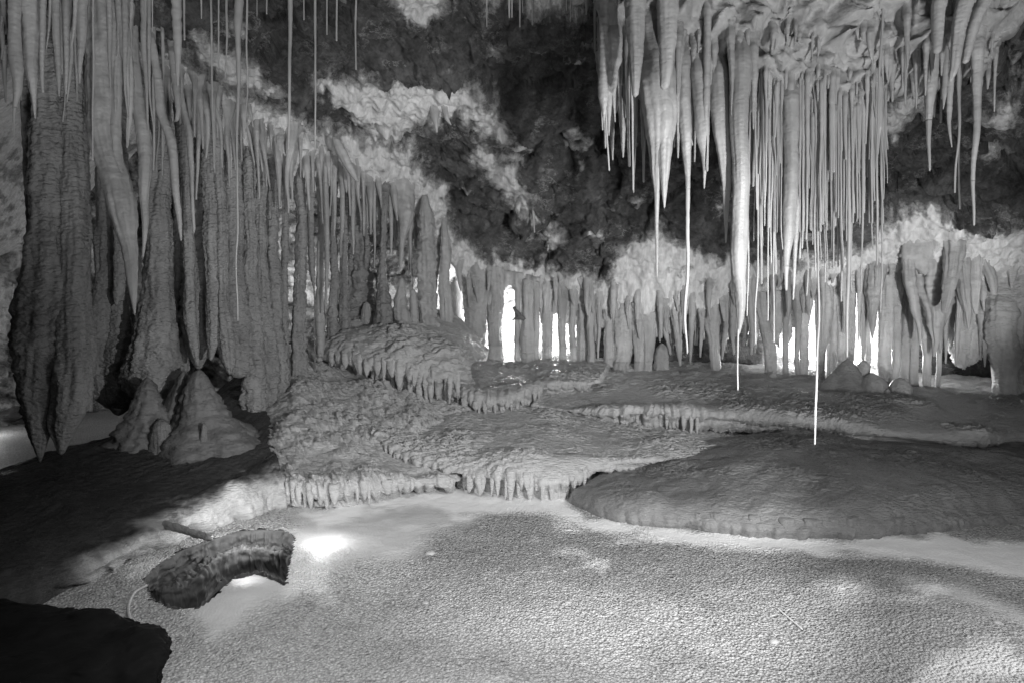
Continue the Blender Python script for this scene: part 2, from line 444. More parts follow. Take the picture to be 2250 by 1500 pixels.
FWP = [[(1800, 1290), (1860, 1280), (1920, 1300), (1900, 1325), (1840, 1325)], [(2050, 1450), (2200, 1430), (2300, 1520), (2000, 1520)], [(630, 1230), (700, 1230), (730, 1310), (630, 1310)]]

PFAR = [(316, 1272), (336, 1248), (400, 1206), (462, 1184), (520, 1166), (580, 1160), (630, 1165), (650, 1184)]
PLEDGE = [(330, 1296), (385, 1292), (436, 1270), (466, 1236), (512, 1212), (560, 1202), (605, 1206), (640, 1222)]
PNEAR = [(334, 1318), (380, 1336), (434, 1338), (472, 1308), (512, 1272), (560, 1262), (598, 1272), (628, 1286)]
def floor_base(x, y):
    p = np.stack([x, y, 0 * x], -1)
    z = .035 * fbm(p * .7, 3, 60) + .008 * fbm(p * 6, 4, 61)
    for (u, v, r, h) in [(520, 1310, .26, .06), (680, 1260, .3, .02), (1250, 1300, .8, .03), (1860, 1300, .35, .035), (2080, 1330, .5, .03), (2200, 1500, .6, .05), (1000, 1450, .7, .02)]:
        q = unproj(u, v, 1.0); t = CAMZ / (CAMZ - q[2]); cx, cy = q[0] * t, t
        z = z + h * np.exp(-((x - cx) ** 2 + (y - cy) ** 2) / (r * r))
    return z

def build_floor():
    xs = np.concatenate([np.linspace(-10, -4.1, 25), np.linspace(-4, 5, 560), np.linspace(5.1, 10, 20)])
    ys = np.concatenate([np.linspace(-3, 1.8, 20), np.linspace(1.9, 6.3, 340), np.linspace(6.36, 13.5, 60)])
    X, Yy = np.meshgrid(xs, ys)
    Z = floor_base(X, Yy)
    G = np.stack([X, Yy, Z], -1)
    P0 = np.stack([X, Yy, 0 * X], -1)
    pu, pv = proj(P0)
    jit = 14 * fbm(P0 * 5, 4, 62)
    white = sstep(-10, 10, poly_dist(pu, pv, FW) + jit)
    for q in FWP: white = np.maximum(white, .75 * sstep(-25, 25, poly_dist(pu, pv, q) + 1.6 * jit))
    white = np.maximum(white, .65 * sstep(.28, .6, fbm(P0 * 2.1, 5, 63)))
    smooth = np.zeros(pu.shape)
    for q in FSM: smooth = np.maximum(smooth, sstep(-40, 30, poly_dist(pu, pv, q) + 2.2 * jit))
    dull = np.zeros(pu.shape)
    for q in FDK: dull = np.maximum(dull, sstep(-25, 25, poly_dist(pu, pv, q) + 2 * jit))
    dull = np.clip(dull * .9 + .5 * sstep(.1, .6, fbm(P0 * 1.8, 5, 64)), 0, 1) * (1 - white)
    band = sstep(-6, 14, poly_dist(pu, pv, FW) + jit)
    pop = np.clip(1 - smooth * .92, 0, 1) * (1 - .85 * band)
    # small real lumps of crust
    f1, _, cid = worley2(X * 46, Yy * 46, 66)
    G[..., 2] += pop * .008 * (1 - np.clip(f1 / .6, 0, 1)) * (.4 + cid) * ((Yy > 1.9) & (Yy < 6.3))
    return G, white, pop, dull
G, _w1, _p1, _d1 = build_floor()
_ff = grid_faces(*G.shape[:2]); _fc = G.reshape(-1, 3)[_ff].mean(1)
_fu, _fv = proj(_fc)
_hole = in_poly(_fu + 9 * fbm(_fc * 16, 4, 67, .7), _fv + 5 * fbm(_fc * 16, 4, 68, .7), PFAR + PNEAR[::-1])
floor = mesh_obj("cave_floor", G, _ff[~_hole], M_FLOOR, attrs={"white": _w1, "popcorn": _p1, "dull": _d1})
floor['kind'] = 'structure'

# ------------------------------------------------------------------ flowstone terraces
def net_points(net):
    out = []
    for row in net:
        r = []
        for p in row:
            if len(p) == 3: r.append(unproj(*p))
            else:
                u, _, Yv, z = p
                d = Yv * CP - (z - CAMZ) * SP; r.append(np.array([(u - CX) / F * d, Yv, z]))
        out.append(r)
    return np.array(out)

def surf_from_net(net, step):
    C = net_points(net)
    nr, nc = C.shape[:2]
    lc = np.linalg.norm(np.diff(C, axis=1), axis=-1).mean(0); lr = np.linalg.norm(np.diff(C, axis=0), axis=-1).mean(1)
    lcm = np.linalg.norm(np.diff(C, axis=1), axis=-1).max(0); lrm = np.linalg.norm(np.diff(C, axis=0), axis=-1).max(1)
    kc = np.r_[0, np.cumsum(np.maximum(lc, .02))]; kr = np.r_[0, np.cumsum(np.maximum(lr, .02))]
    mc = max(8, int(lcm.sum() / step)); mr = max(8, int(lrm.sum() / step))
    tc = np.linspace(0, kc[-1], mc); tr = np.linspace(0, kr[-1], mr)
    A = spline_nu(np.swapaxes(C, 0, 1), kc, tc)            # (mc, nr, 3)
    S = spline_nu(np.swapaxes(A, 0, 1), kr, tr)            # (mr, mc, 3)
    return S, np.interp(tr, kr, np.arange(nr))

def terrace(name, net, mat, label, scale=(.09, .042), amp=.016, saw=.006, wave=.04, step=.015, seed=0, face_from=None, flute=.02, cat="flowstone terrace", extra=None, lip_mat=None, fmod=None, edge=None, recess=0.0):
    S, tr = surf_from_net(net, step)
    if recess: S[..., 1] += recess * sstep(face_from - .05, face_from + .9, tr)[:, None]
    n = grid_normals(S)
    n *= np.sign((n * (np.array([0, 0, 6.0]) - S)).sum(-1, keepdims=True).mean())
    down = np.cumsum(np.r_[np.zeros((1, S.shape[1])), np.linalg.norm(np.diff(S, axis=0), axis=-1)], 0)
    P = S
    wx = .07 * fbm(P * 4, 3, seed + 70); wy = .07 * fbm(P * 4, 3, seed + 71)
    big = fbm(P * 1.4, 4, seed + 72)
    f1, f2, cid = worley2((P[..., 0] + wx) / scale[0], (down + wy) / scale[1], seed + 73)
    sc = np.sqrt(np.clip(1 - f1 * f1 / .75, 0, 1)) * (.35 + .9 * cid)
    k1, k2, kid = worley2((P[..., 0] - wy) / (scale[0] * .5), (down + wx) / (scale[1] * .55), seed + 74)
    sc2 = np.sqrt(np.clip(1 - k1 * k1 / .75, 0, 1)) * (.4 + .8 * kid)
    ph = (down + .11 * fbm(P * 5, 3, seed + 75)) / (scale[1] * 1.15)
    sw = ph - np.floor(ph)
    gate = np.clip(.6 + 1.3 * fbm(P * 2.0, 3, seed + 76), 0.12, 1.25)
    h = gate * (amp * sc + amp * .45 * sc2 + saw * sw) + wave * big + .4 * wave * fbm(P * 4.5, 3, seed + 79)
    if extra is not None: h = h + extra(P, tr)
    if face_from is not None:
        fmask = sstep(face_from - .6, face_from + .5, tr)[:, None]
        g1, g2, gid = worley2((P[..., 0] + .05 * fbm(P * 5, 2, seed + 77)) / .085, P[..., 2] * .6 + 7, seed + 78)
        if fmod is not None: fmask = fmask * np.interp(proj(P)[0], fmod[0], fmod[1])
        fl = fmask * flute * (.6 - 2.0 * np.clip(g1, 0, 1) + .5 * gid)
        h = h * (1 - .5 * fmask) + fl
    m = P.shape[1]; e = np.minimum(np.arange(m), np.arange(m)[::-1]) * step
    S2 = S + n * (h * np.clip(e / .06, 0, 1)[None])[..., None]
    root = empty(name, tuple(np.round(S2.reshape(-1, 3).mean(0) * [1, 1, 0] + [0, 0, S2[..., 2].min()], 3)), label, cat)
    cut = int(np.searchsorted(tr, face_from - .35)) if face_from is not None else len(tr) - 2
    ea = eb = None
    if edge is not None:
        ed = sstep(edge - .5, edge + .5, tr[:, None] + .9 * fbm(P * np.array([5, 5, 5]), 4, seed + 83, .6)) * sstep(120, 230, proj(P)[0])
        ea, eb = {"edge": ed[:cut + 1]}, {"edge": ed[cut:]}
    a = mesh_obj("shelf_top", S2[:cut + 1], grid_faces(cut + 1, m), mat, attrs=ea); adopt(a, root)
    b_ = mesh_obj("lip", S2[cut:], grid_faces(len(tr) - cut, m), lip_mat or mat, attrs=eb); adopt(b_, root)
    root["_bvh"] = 0
    del root["_bvh"]
    TERR[root.name] = BVHTree.FromPolygons([tuple(q) for q in S2.reshape(-1, 3)], [tuple(int(i) for i in f) for f in grid_faces(*S2.shape[:2])])
    return root
TERR = {}

def tube(path, rad, nring, ripple=0.0, flute=0.0, seed=0, ripf=(11, 11, 24), flat=1.0, bulge=0.0):
    """closed tapered tube along path (k,3) with radii; returns verts, quads"""
    k = len(path); a = np.linspace(0, 2 * np.pi, nring, endpoint=False)
    ca, sa = np.cos(a), np.sin(a)
    R = rad[:, None] * np.ones((1, nring))
    V = np.empty((k, nring, 3))
    V[..., 0] = path[:, 0:1] + R * ca; V[..., 1] = path[:, 1:2] + R * sa * flat; V[..., 2] = path[:, 2:3]
    m = np.zeros((k, nring))
    if ripple: 
        m += ripple * fbm(V * np.array(ripf), 3, seed + 200) + ripple * .8 * fbm(V * np.array([3.5, 3.5, 5]), 3, seed + 203)
    if flute:
        q = np.stack([np.broadcast_to(ca * 1.6, (k, nring)), np.broadcast_to(sa * 1.6, (k, nring)), path[:, 2:3] * 1.1 * np.ones((1, nring))], -1)
        m += flute * fbm(q * 1.6, 3, seed + 210, .6)
    R = R * (1 + m)
    V[..., 0] = path[:, 0:1] + R * ca; V[..., 1] = path[:, 1:2] + R * sa * flat
    return V

def tube_obj(name, V, mat, parent=None):
    k, n = V.shape[:2]
    verts = V.reshape(-1, 3); faces = grid_faces(k, n, True)
    # close both ends with degenerate-free fans as quads
    c0 = len(verts); verts = np.concatenate([verts, [V[0].mean(0)], [V[-1].mean(0)]])
    j = np.arange(0, n, 2)
    top = np.stack([np.full(len(j), c0), (j + 2) % n, (j + 1) % n, j], -1)
    b = (k - 1) * n
    bot = np.stack([np.full(len(j), c0 + 1), b + j, b + (j + 1) % n, b + (j + 2) % n], -1)
    return mesh_obj(name, verts, np.concatenate([faces, top, bot]), mat, parent)

CEIL_BVH = None
GROUND_BVH = []
HANG_BVH = []
CAM = Vector((0, 0, CAMZ))

def hit_Y(bvhs, u, v):
    q = unproj(u, v, 1.0); d = Vector(q) - CAM; d.normalize(); best = None
    for b in bvhs:
        h = b.ray_cast(CAM, d, 40)[0]
        if h is not None and (best is None or h.y < best): best = h.y
    return best

def dripstone(name, pts, Y, mat, parent=None, ripple=.12, flute=.18, attach=True, ground=False, seed=None, flat=1.0, ds=None, snap=True, blend=1.0, cut=None, names=("shaft", "foot")):
    """a stalactite, column, straw or stalagmite traced as (u, v, width px) at world depth Y"""
    seed = random.randrange(1000) if seed is None else seed
    p = np.array([(q[0], q[1]) for q in pts], float)
    Ys = np.array([q[3] if len(q) > 3 else Y for q in pts], float)
    snapped = False
    if attach and snap and pts[0][1] > -20:
        yh = hit_Y(HANG_BVH, pts[0][0], pts[0][1])
        if yh is not None and abs(yh - Ys[0]) < 1.6:
            r0 = pts[0][2] * .5 / F * yh
            Ys = Ys + (yh - Ys[0]) - .15 * r0; snapped = True
            L0 = max((3.2 * pts[0][2] * .5), 14) * blend
            if len(pts) > 1:
                vt = pts[0][1]; vv_ = p[:, 1]
                # extra control points so that the shaft leaves the rock gradually
                ins_v = [vt + L0 * .35, vt + L0]
                for iv in ins_v:
                    if iv < p[-1, 1] - 4 and np.min(np.abs(p[:, 1] - iv)) > 3:
                        k = int(np.searchsorted(p[:, 1], iv)); f = (iv - p[k - 1, 1]) / (p[k, 1] - p[k - 1, 1])
                        p = np.insert(p, k, p[k - 1] * (1 - f) + p[k] * f, 0); Ys = np.insert(Ys, k, Ys[k - 1] * (1 - f) + Ys[k] * f)
                        pts = list(pts[:k]) + [(p[k, 0], iv, pts[k - 1][2] * (1 - f) + pts[k][2] * f)] + list(pts[k:])
                Ys = Ys + 1.25 * r0 * (1 - sstep(vt, vt + L0, p[:, 1]))
    W = unproj(p[:, 0], p[:, 1], Ys)
    r = np.array([q[2] for q in pts]) * .5 / F * depth_of(W)
    if W[0, 2] < W[-1, 2]: W = W[::-1]; r = r[::-1]          # top first
    if attach and snapped:
        W = np.concatenate([[W[0] + [0, .08 + 1.4 * r[0], .015 + .25 * r[0]]], W]); r = np.concatenate([[r[0] * .6], r])
    elif attach:
        best = CEIL_BVH.ray_cast(Vector(W[0]) + Vector((0, 0, -.02)), Vector((0, 0, 1)), 2.5)[0]
        if best is not None and best.z > W[0, 2] - .01:
            W = np.concatenate([[W[0] + [0, 0, best.z - W[0, 2] + .06]], W]); r = np.concatenate([[r[0] * (1.15 if r[0] < .03 else 1.05)], r])
    if ground:
        zs = [h[0].z for h in (b.ray_cast(Vector(W[-1]) + Vector((0, 0, .35)), Vector((0, 0, -1)), 2.0) for b in GROUND_BVH) if h[0] is not None]
        if zs:
            zb = max(zs) - .04
            if not attach:
                W = np.concatenate([W, [[W[-1, 0], W[-1, 1], min(zb, W[-1, 2] - .02) - .03]]]); r = np.concatenate([r, [r[-1] * 1.35]])
            elif zb < W[-1, 2] - .01:
                W = np.concatenate([W, [[W[-1, 0], W[-1, 1], zb]]]); r = np.concatenate([r, [r[-1] * 1.12]])
    seg = np.linalg.norm(np.diff(W, axis=0), axis=1); cum = np.r_[0, np.cumsum(np.maximum(seg, 1e-4))]
    rm = r.max()
    ds = ds or float(np.clip(rm * .2, .006, .016))
    m = int(np.clip(cum[-1] / ds, 8, 280))
    s = np.linspace(0, cum[-1], m)
    path = np.stack([hermite_mono(s, cum, W[:, k]) for k in range(3)], 1)
    rad = np.maximum(hermite_mono(s, cum, r), .0012)
    wob = (.008 if rm < .015 else min(.014, .004 + rm * .12)) * min(1, cum[-1])
    path[:, 0] += wob * vnoise(np.stack([path[:, 2] * 3, 0 * s + seed, 0 * s], -1)); path[:, 1] += wob * vnoise(np.stack([path[:, 2] * 3, 0 * s + seed + 50, 0 * s], -1))
    tip = np.clip((s[-1] - s) / np.maximum(rad[-1] * 1.0, .004), 0, 1)
    if not ground: rad = rad * np.sqrt(np.clip(1 - (1 - tip) ** 2, .02, 1))
    if not attach:
        tp = np.clip(s / np.maximum(rad[min(3, m - 1)] * 1.2, .004), 0, 1); rad = rad * np.sqrt(np.clip(1 - (1 - tp) ** 2, .02, 1))
    nring = int(np.clip(2 * round(rm * 2 * math.pi / .011 / 2), 8, 56))
    if nring % 2: nring += 1
    V = tube(path, rad, nring, ripple, flute if rm > .012 else 0, seed, flat=flat)
    if cut is None: return tube_obj(name, V, mat, parent)
    vv = proj(path)[1]; k = int(np.clip(np.searchsorted(vv, cut), 3, m - 4))
    root = bpy.data.objects.new(name, None); root.empty_display_size = .05; COL.objects.link(root)
    root.location = tuple(path[-1] if ground else path[0])
    for nm, part in ((names[0], V[:k + 1]), (names[1], V[k:])):
        o = tube_obj(nm, part, M_STRAW if nm == "straw_tip" else mat); adopt(o, root)
    return root

def fringe(root, top, bot, count, mat, wfac=1.15, seed=1, lenvar=.5, Yd=6.0):
    """a row of drips along a terrace lip: children of the terrace"""
    rg = random.Random(seed); bv = TERR[root.name]
    for i in range(count):
        s = min(max((i + .5 + rg.uniform(-.38, .38)) / count, .001), .999)
        k = s * (len(top) - 1)
        a = int(min(k, len(top) - 2)); f = k - a
        u0 = top[a][0] * (1 - f) + top[a + 1][0] * f; v0 = top[a][1] * (1 - f) + top[a + 1][1] * f + rg.uniform(-5, 5)
        v1 = bot[a][1] * (1 - f) + bot[a + 1][1] * f
        Yk = hit_Y([bv], u0, v0) or Yd
        w = math.hypot(top[-1][0] - top[0][0], top[-1][1] - top[0][1]) / count * wfac * rg.choice([.6, .8, 1.0, 1.0, 1.3])
        L = (v1 - v0) * rg.uniform(1 - lenvar, 1.08)
        dx = rg.uniform(-.15, .15) * w
        yo = rg.uniform(-.012, .02) + w * .12 / F * Yk
        pts = [(u0, v0 - 20, w * .6, (hit_Y([bv], u0, v0 - 20) or Yk) + .04 + w * .35 / F * Yk), (u0, v0 - 7, w * 1.05, (hit_Y([bv], u0, v0 - 7) or Yk) + .012 + yo), (u0, v0 + L * .25, w * 1.02, Yk - .005 + yo), (u0 + dx * .5, v0 + L * .55, w * .82, Yk - .012 + yo),
               (u0 + dx, v0 + L * .8, w * .5, Yk - .006 + yo), (u0 + dx, v0 + L, w * .14, Yk + yo)]
        o = dripstone("drip", pts, Yk, mat, None, ripple=.25, flute=.3, attach=False, seed=seed * 50 + i, flat=.75)
        adopt(o, root)

def tuck(row, dY=.3, dv=-4):
    return [(p[0], p[1] + dv, p[2] + dY) for p in row]

# lower shelf that spills onto the pool floor, scaly
b5 = [(600, 1118, 5.6), (650, 1125, 5.5), (730, 1122, 5.52), (820, 1108, 5.66), (920, 1088, 5.92), (1000, 1082, 6.0)]
T5 = terrace("flowstone_terrace", [
    [(545, 770, 8.7), (660, 772, 8.5), (760, 800, 8.2), (860, 850, 7.9), (960, 890, 7.6), (1040, 900, 7.6)],
    [(560, 850, 7.7), (660, 845, 7.4), (750, 860, 7.4), (850, 900, 7.2), (950, 940, 7.0), (1040, 970, 6.8)],
    [(560, 930, 6.9), (640, 925, 6.7), (740, 940, 6.65), (840, 970, 6.5), (940, 1010, 6.3), (1020, 1030, 6.2)],
    [(572, 1000, 6.3), (635, 1000, 6.1), (730, 1010, 6.05), (830, 1030, 6.0), (930, 1045, 5.95), (1010, 1055, 5.9)],
    [(590, 1050, 5.8), (650, 1055, 5.7), (730, 1060, 5.65), (820, 1058, 5.68), (920, 1058, 5.78), (1000, 1062, 5.88)],
    [(596, 1085, 5.68), (650, 1085, 5.62), (730, 1088, 5.57), (820, 1082, 5.62), (920, 1072, 5.8), (1000, 1072, 5.9)],
    b5], M_FLOW, "scaly flowstone slope with a fringe of stubby drips over the bright pool floor", (.12, .062), .060, .014, .06, .014, 1, recess=0.1, face_from=4.6, flute=.05)
fringe(T5, [(602, 1056), (650, 1060), (730, 1064), (820, 1058), (915, 1062)], [(602, 1112), (650, 1120), (730, 1119), (820, 1105), (915, 1082)], 21, M_FLOW, 1.07, 3)
fringe(T5, [(765, 1006), (825, 1016)], [(765, 1034), (825, 1038)], 5, M_FLOW, 0.86, 4)

T4 = terrace("flowstone_terrace", [
    [(760, 880, 7.7), (900, 880, 7.7), (1050, 890, 7.7), (1200, 900, 7.8), (1350, 930, 7.65), (1500, 945, 7.4), (1680, 952, 7.6)],
    [(790, 930, 6.92), (900, 940, 6.9), (1050, 940, 6.9), (1200, 950, 6.9), (1330, 965, 6.9), (1480, 975, 6.78), (1680, 980, 7.0)],
    [(810, 950, 6.6), (900, 985, 6.35), (1050, 985, 6.3), (1170, 990, 6.3), (1290, 1000, 6.3), (1410, 1005, 6.3), (1620, 1000, 6.65)],
    [(815, 958, 6.5), (890, 1000, 6.2), (1000, 1030, 5.95), (1130, 1030, 5.8), (1240, 1035, 5.8), (1300, 1030, 5.95), (1440, 1015, 6.38)],
    [(815, 970, 6.5), (890, 1008, 6.18), (1000, 1045, 5.9), (1130, 1065, 5.7), (1240, 1070, 5.7), (1300, 1045, 5.93), (1440, 1022, 6.38)],
    [(815, 980, 6.55), (890, 1020, 6.25), (1000, 1075, 5.98), (1130, 1108, 5.68), (1240, 1114, 5.66), (1300, 1062, 6.0), (1440, 1030, 6.45)]],
    M_FLOW, "middle flowstone shelf whose bulging lip hangs over the scaly slope to the pool floor", (.085, .036), .030, .020, .04, .013, 2, recess=0.16, face_from=3.6, flute=.05)
fringe(T4, [(812, 958), (850, 980), (890, 1000), (940, 1014), (985, 1028)], [(815, 990), (850, 1006), (890, 1022), (945, 1036), (985, 1070)], 17, M_FLOW, 1.03, 5)
fringe(T4, [(1000, 1044), (1080, 1044), (1160, 1040), (1235, 1040), (1290, 1034)], [(1005, 1082), (1080, 1099), (1160, 1111), (1238, 1107), (1290, 1060)], 22, M_FLOW, 1.12, 6)

def dome_ridges(P, tr):
    c = unproj(1560, 930, 7.4); a = np.arctan2(P[..., 0] - c[0], -(P[..., 1] - c[1]) + .6)
    r = fbm(np.stack([a * 7, 0 * a + .2 * P[..., 1], 0 * a], -1), 3, 88)
    return (.07 * (1 - np.abs(r) * 2) + .012 * vnoise(np.stack([a * 34, P[..., 1] * .6, 0 * a], -1), 89)) * sstep(.3, .7, a) * sstep(6.6, 5.9, P[..., 1])
T6 = terrace("flowstone_terrace", [
    [(1420, 1000, 6.8), (1550, 974, 6.95), (1700, 953, 6.85), (1850, 957, 6.75), (2000, 972, 6.5), (2150, 985, 6.4), (2500, 985, 6.4)],
    [(1330, 1035, 6.15), (1450, 1020, 6.22), (1650, 1005, 6.08), (1850, 1010, 5.97), (2000, 1020, 5.82), (2150, 1040, 5.62), (2500, 1040, 5.62)],
    [(1280, 1065, 5.86), (1400, 1060, 5.72), (1600, 1065, 5.44), (1850, 1075, 5.24), (2000, 1085, 5.14), (2150, 1090, 5.25), (2500, 1090, 5.35)],
    [(1255, 1085, 5.72), (1340, 1105, 5.35), (1550, 1125, 5.05), (1800, 1140, 4.85), (1980, 1145, 4.9), (2120, 1135, 5.12), (2500, 1125, 5.22)],
    [(1251, 1097, 5.70), (1333, 1125, 5.3), (1542, 1148, 5.0), (1792, 1168, 4.79), (1980, 1166, 4.85), (2125, 1150, 5.08), (2500, 1140, 5.2)],
    [(1250, 1110, 5.72), (1330, 1145, 5.32), (1540, 1170, 5.04), (1790, 1192, 4.82), (1980, 1186, 4.88), (2130, 1162, 5.12), (2500, 1154, 5.25)]],
    M_DOME, "wide smooth flowstone dome with fine ripples and a low scalloped foot on the pool floor", (.07, .024), .015, .016, .06, .013, 3, face_from=3.8, flute=.04, extra=dome_ridges, fmod=([1250, 1450, 1550, 2000, 2100], [.35, .4, 1, .8, .1]))
fringe(T6, [(1500, 1130), (1700, 1136), (1800, 1142), (1980, 1146)], [(1500, 1164), (1700, 1178), (1800, 1188), (1980, 1180)], 20, M_DOME, 1.29, 7, .3)

T1 = terrace("flowstone_terrace", [
    [(735, 690, 9.2), (790, 680, 9.1), (850, 675, 9.0), (940, 680, 9.0), (1000, 700, 9.2), (1060, 770, 9.7)],
    [(700, 738, 8.6), (760, 722, 8.3), (850, 718, 8.3), (940, 725, 8.3), (1010, 750, 8.5), (1070, 790, 9.2)],
    [(680, 778, 8.0), (750, 772, 7.8), (830, 785, 7.6), (910, 805, 7.5), (980, 815, 7.5), (1035, 820, 7.9)],
    [(688, 792, 7.98), (750, 790, 7.78), (830, 805, 7.55), (910, 830, 7.45), (980, 840, 7.45), (1040, 835, 7.9)],
    [(690, 808, 8.1), (750, 810, 7.9), (830, 838, 7.7), (910, 872, 7.6), (980, 892, 7.55), (1045, 872, 7.95)],
    [(690, 812, 8.3), (750, 820, 8.1), (830, 850, 7.9), (910, 885, 7.8), (980, 900, 7.75), (1050, 880, 8.1)]],
    M_FLOW, "highest flowstone mound, topped by small columns and dripping a double row of fringes", (.12, .06), .054, .014, .05, .014, 4, recess=0.18, face_from=2.6, flute=.05)
fringe(T1, [(698, 782), (770, 782), (840, 792), (900, 806), (960, 818)], [(698, 804), (770, 813), (840, 846), (900, 854), (960, 862)], 16, M_FLOW, 1.03, 8)
fringe(T1, [(815, 824), (870, 838), (930, 842), (1012, 832)], [(815, 853), (870, 878), (935, 897), (1005, 886)], 18, M_FLOW, 1.07, 9)
fringe(T1, [(925, 860), (980, 862)], [(925, 893), (975, 896)], 4, M_FLOW, 1.03, 10)

T2 = terrace("flowstone_terrace", [
    [(1000, 760, 11.4), (1100, 762, 11.4), (1180, 765, 11.4), (1260, 768, 11.4), (1350, 775, 11.2)],
    [(1010, 800, 9.0), (1090, 803, 9.1), (1170, 804, 9.1), (1260, 805, 9.1), (1340, 808, 9.1)],
    [(1000, 840, 8.0), (1085, 850, 8.0), (1160, 840, 8.2), (1230, 838, 8.3), (1320, 840, 8.35)],
    [(992, 872, 7.55), (1075, 890, 7.35), (1140, 878, 7.5), (1200, 855, 8.0), (1300, 850, 8.3)],
    [(992, 884, 7.55), (1075, 903, 7.35), (1140, 892, 7.5), (1203, 864, 8.0), (1300, 855, 8.3)],
    [(995, 896, 7.65), (1080, 916, 7.45), (1140, 904, 7.6), (1205, 874, 8.05), (1300, 862, 8.4)]],
    M_FLOW, "small flowstone shelf with a drip-edged tongue just below the bright central columns", (.09, .04), .034, .018, .03, .013, 5, recess=0.14, face_from=2.7, flute=.045)
fringe(T2, [(998, 882), (1075, 893), (1130, 884), (1205, 856)], [(1002, 904), (1075, 920), (1135, 914), (1205, 882)], 18, M_FLOW, 1.03, 11)

T3 = terrace("flowstone_terrace", [
    [(1200, 790, 11.0), (1300, 776, 11.5), (1500, 774, 11.5), (1700, 778, 11.5), (1900, 788, 11.5), (2100, 800, 11.3), (2500, 810, 10.8)],
    [(1180, 850, 8.4), (1300, 828, 8.9), (1500, 830, 8.7), (1700, 845, 8.25), (1900, 860, 8.05), (2100, 875, 7.85), (2500, 890, 7.75)],
    [(1170, 885, 7.8), (1280, 888, 7.9), (1450, 880, 7.75), (1650, 890, 7.4), (1850, 905, 7.1), (2050, 930, 6.8), (2500, 940, 6.7)],
    [(1165, 897, 7.7), (1270, 908, 7.6), (1430, 915, 7.28), (1600, 920, 7.05), (1800, 935, 6.75), (2000, 965, 6.45), (2500, 965, 6.45)],
    [(1165, 903, 7.7), (1270, 915, 7.6), (1430, 935, 7.28), (1600, 933, 7.05), (1800, 946, 6.76), (2000, 977, 6.46), (2500, 975, 6.46)],
    [(1165, 910, 7.8), (1270, 923, 7.7), (1430, 953, 7.36), (1600, 946, 7.15), (1800, 957, 6.84), (2000, 989, 6.54), (2500, 986, 6.56)]],
    M_FLOW, "broad upper flowstone shelf running under the right-hand row of stalactites and columns", (.10, .04), .026, .022, .04, .015, 6, recess=0.14, face_from=2.7, flute=.05, fmod=([1200, 1345, 1380, 1530, 1570, 1800], [.3, .35, 1, 1, .35, .12]))
fringe(T3, [(1362, 918), (1430, 920), (1480, 922), (1535, 926)], [(1365, 944), (1430, 958), (1480, 960), (1530, 956)], 17, M_FLOW, 1.03, 12)

# flowstone slope, shade painted into its near-black top, with the stubby stalagmites
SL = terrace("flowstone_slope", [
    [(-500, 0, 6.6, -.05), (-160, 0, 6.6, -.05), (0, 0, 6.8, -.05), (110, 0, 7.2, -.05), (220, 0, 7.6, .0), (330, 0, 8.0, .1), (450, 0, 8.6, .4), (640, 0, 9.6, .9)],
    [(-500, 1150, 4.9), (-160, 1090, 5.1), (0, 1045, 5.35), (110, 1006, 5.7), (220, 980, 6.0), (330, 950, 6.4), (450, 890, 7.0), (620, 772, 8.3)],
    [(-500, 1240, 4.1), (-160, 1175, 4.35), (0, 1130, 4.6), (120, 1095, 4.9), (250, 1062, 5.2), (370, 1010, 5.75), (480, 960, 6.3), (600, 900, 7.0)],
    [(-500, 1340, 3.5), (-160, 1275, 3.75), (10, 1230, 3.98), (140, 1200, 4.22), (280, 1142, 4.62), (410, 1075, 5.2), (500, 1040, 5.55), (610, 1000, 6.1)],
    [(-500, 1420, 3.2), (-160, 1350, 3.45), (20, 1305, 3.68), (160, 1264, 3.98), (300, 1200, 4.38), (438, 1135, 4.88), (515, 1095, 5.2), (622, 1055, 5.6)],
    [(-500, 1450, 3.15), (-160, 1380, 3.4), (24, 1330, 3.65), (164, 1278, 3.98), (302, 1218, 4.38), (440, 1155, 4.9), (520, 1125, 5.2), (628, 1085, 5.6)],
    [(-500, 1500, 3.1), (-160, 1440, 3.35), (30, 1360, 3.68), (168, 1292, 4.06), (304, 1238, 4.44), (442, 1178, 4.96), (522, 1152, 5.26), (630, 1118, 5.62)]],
    M_SHADE_FLOW, "flowstone slope coloured dark for shade, with stubby stalagmites on its crest", (.13, .07), .020, .0, .06, .02, 8, face_from=4.6, flute=.07, cat="flowstone slope", edge=3.75)

# rock ledge nearest the camera, shade put into its black colour
ED = [(-300, 1292), (-60, 1318), (60, 1330), (122, 1342), (165, 1344), (200, 1352), (226, 1348), (250, 1356), (290, 1366), (312, 1384), (340, 1388), (352, 1404), (371, 1405), (366, 1432), (352, 1460), (338, 1500), (330, 1580), (340, 1700)]
def ledge_net():
    top = []; 
    for (u, v) in ED:
        q = unproj(u, v, 1.0); t = (CAMZ - .30) / (CAMZ - q[2]); top.append(np.array([q[0] * t, t, .30]))
    top = np.array(top); c = np.array([-3.6, 1.7, .3])
    rows = [top * (1 - k) + c * k + np.array([0, 0, hz]) for k, hz in ((1, .1), (.7, .12), (.4, .07), (.15, .03), (.03, .01))] + [top, top + [0, 0, -.03], top * .995 + [0, 0, -.3] + (c - top) * .05]
    return np.array(rows)
LN = ledge_net()
tc = np.linspace(0, len(ED) - 1, 340); tr = np.linspace(0, LN.shape[0] - 1, 110)
A = np.stack([catmull(LN[i], tc) for i in range(LN.shape[0])]); S = np.stack([catmull(A[:, j], tr) for j in range(A.shape[1])], 1)
S = S + grid_normals(S) * 0
S[..., 2] += .09 * fbm(S * 2.6, 5, 90) * np.clip((LN.shape[0] - 2 - tr) / 2, 0, 1)[:, None]
S[..., 0] += .045 * fbm(S * 9, 5, 91, .6); S[..., 1] += .04 * fbm(S * 9, 5, 92, .6)
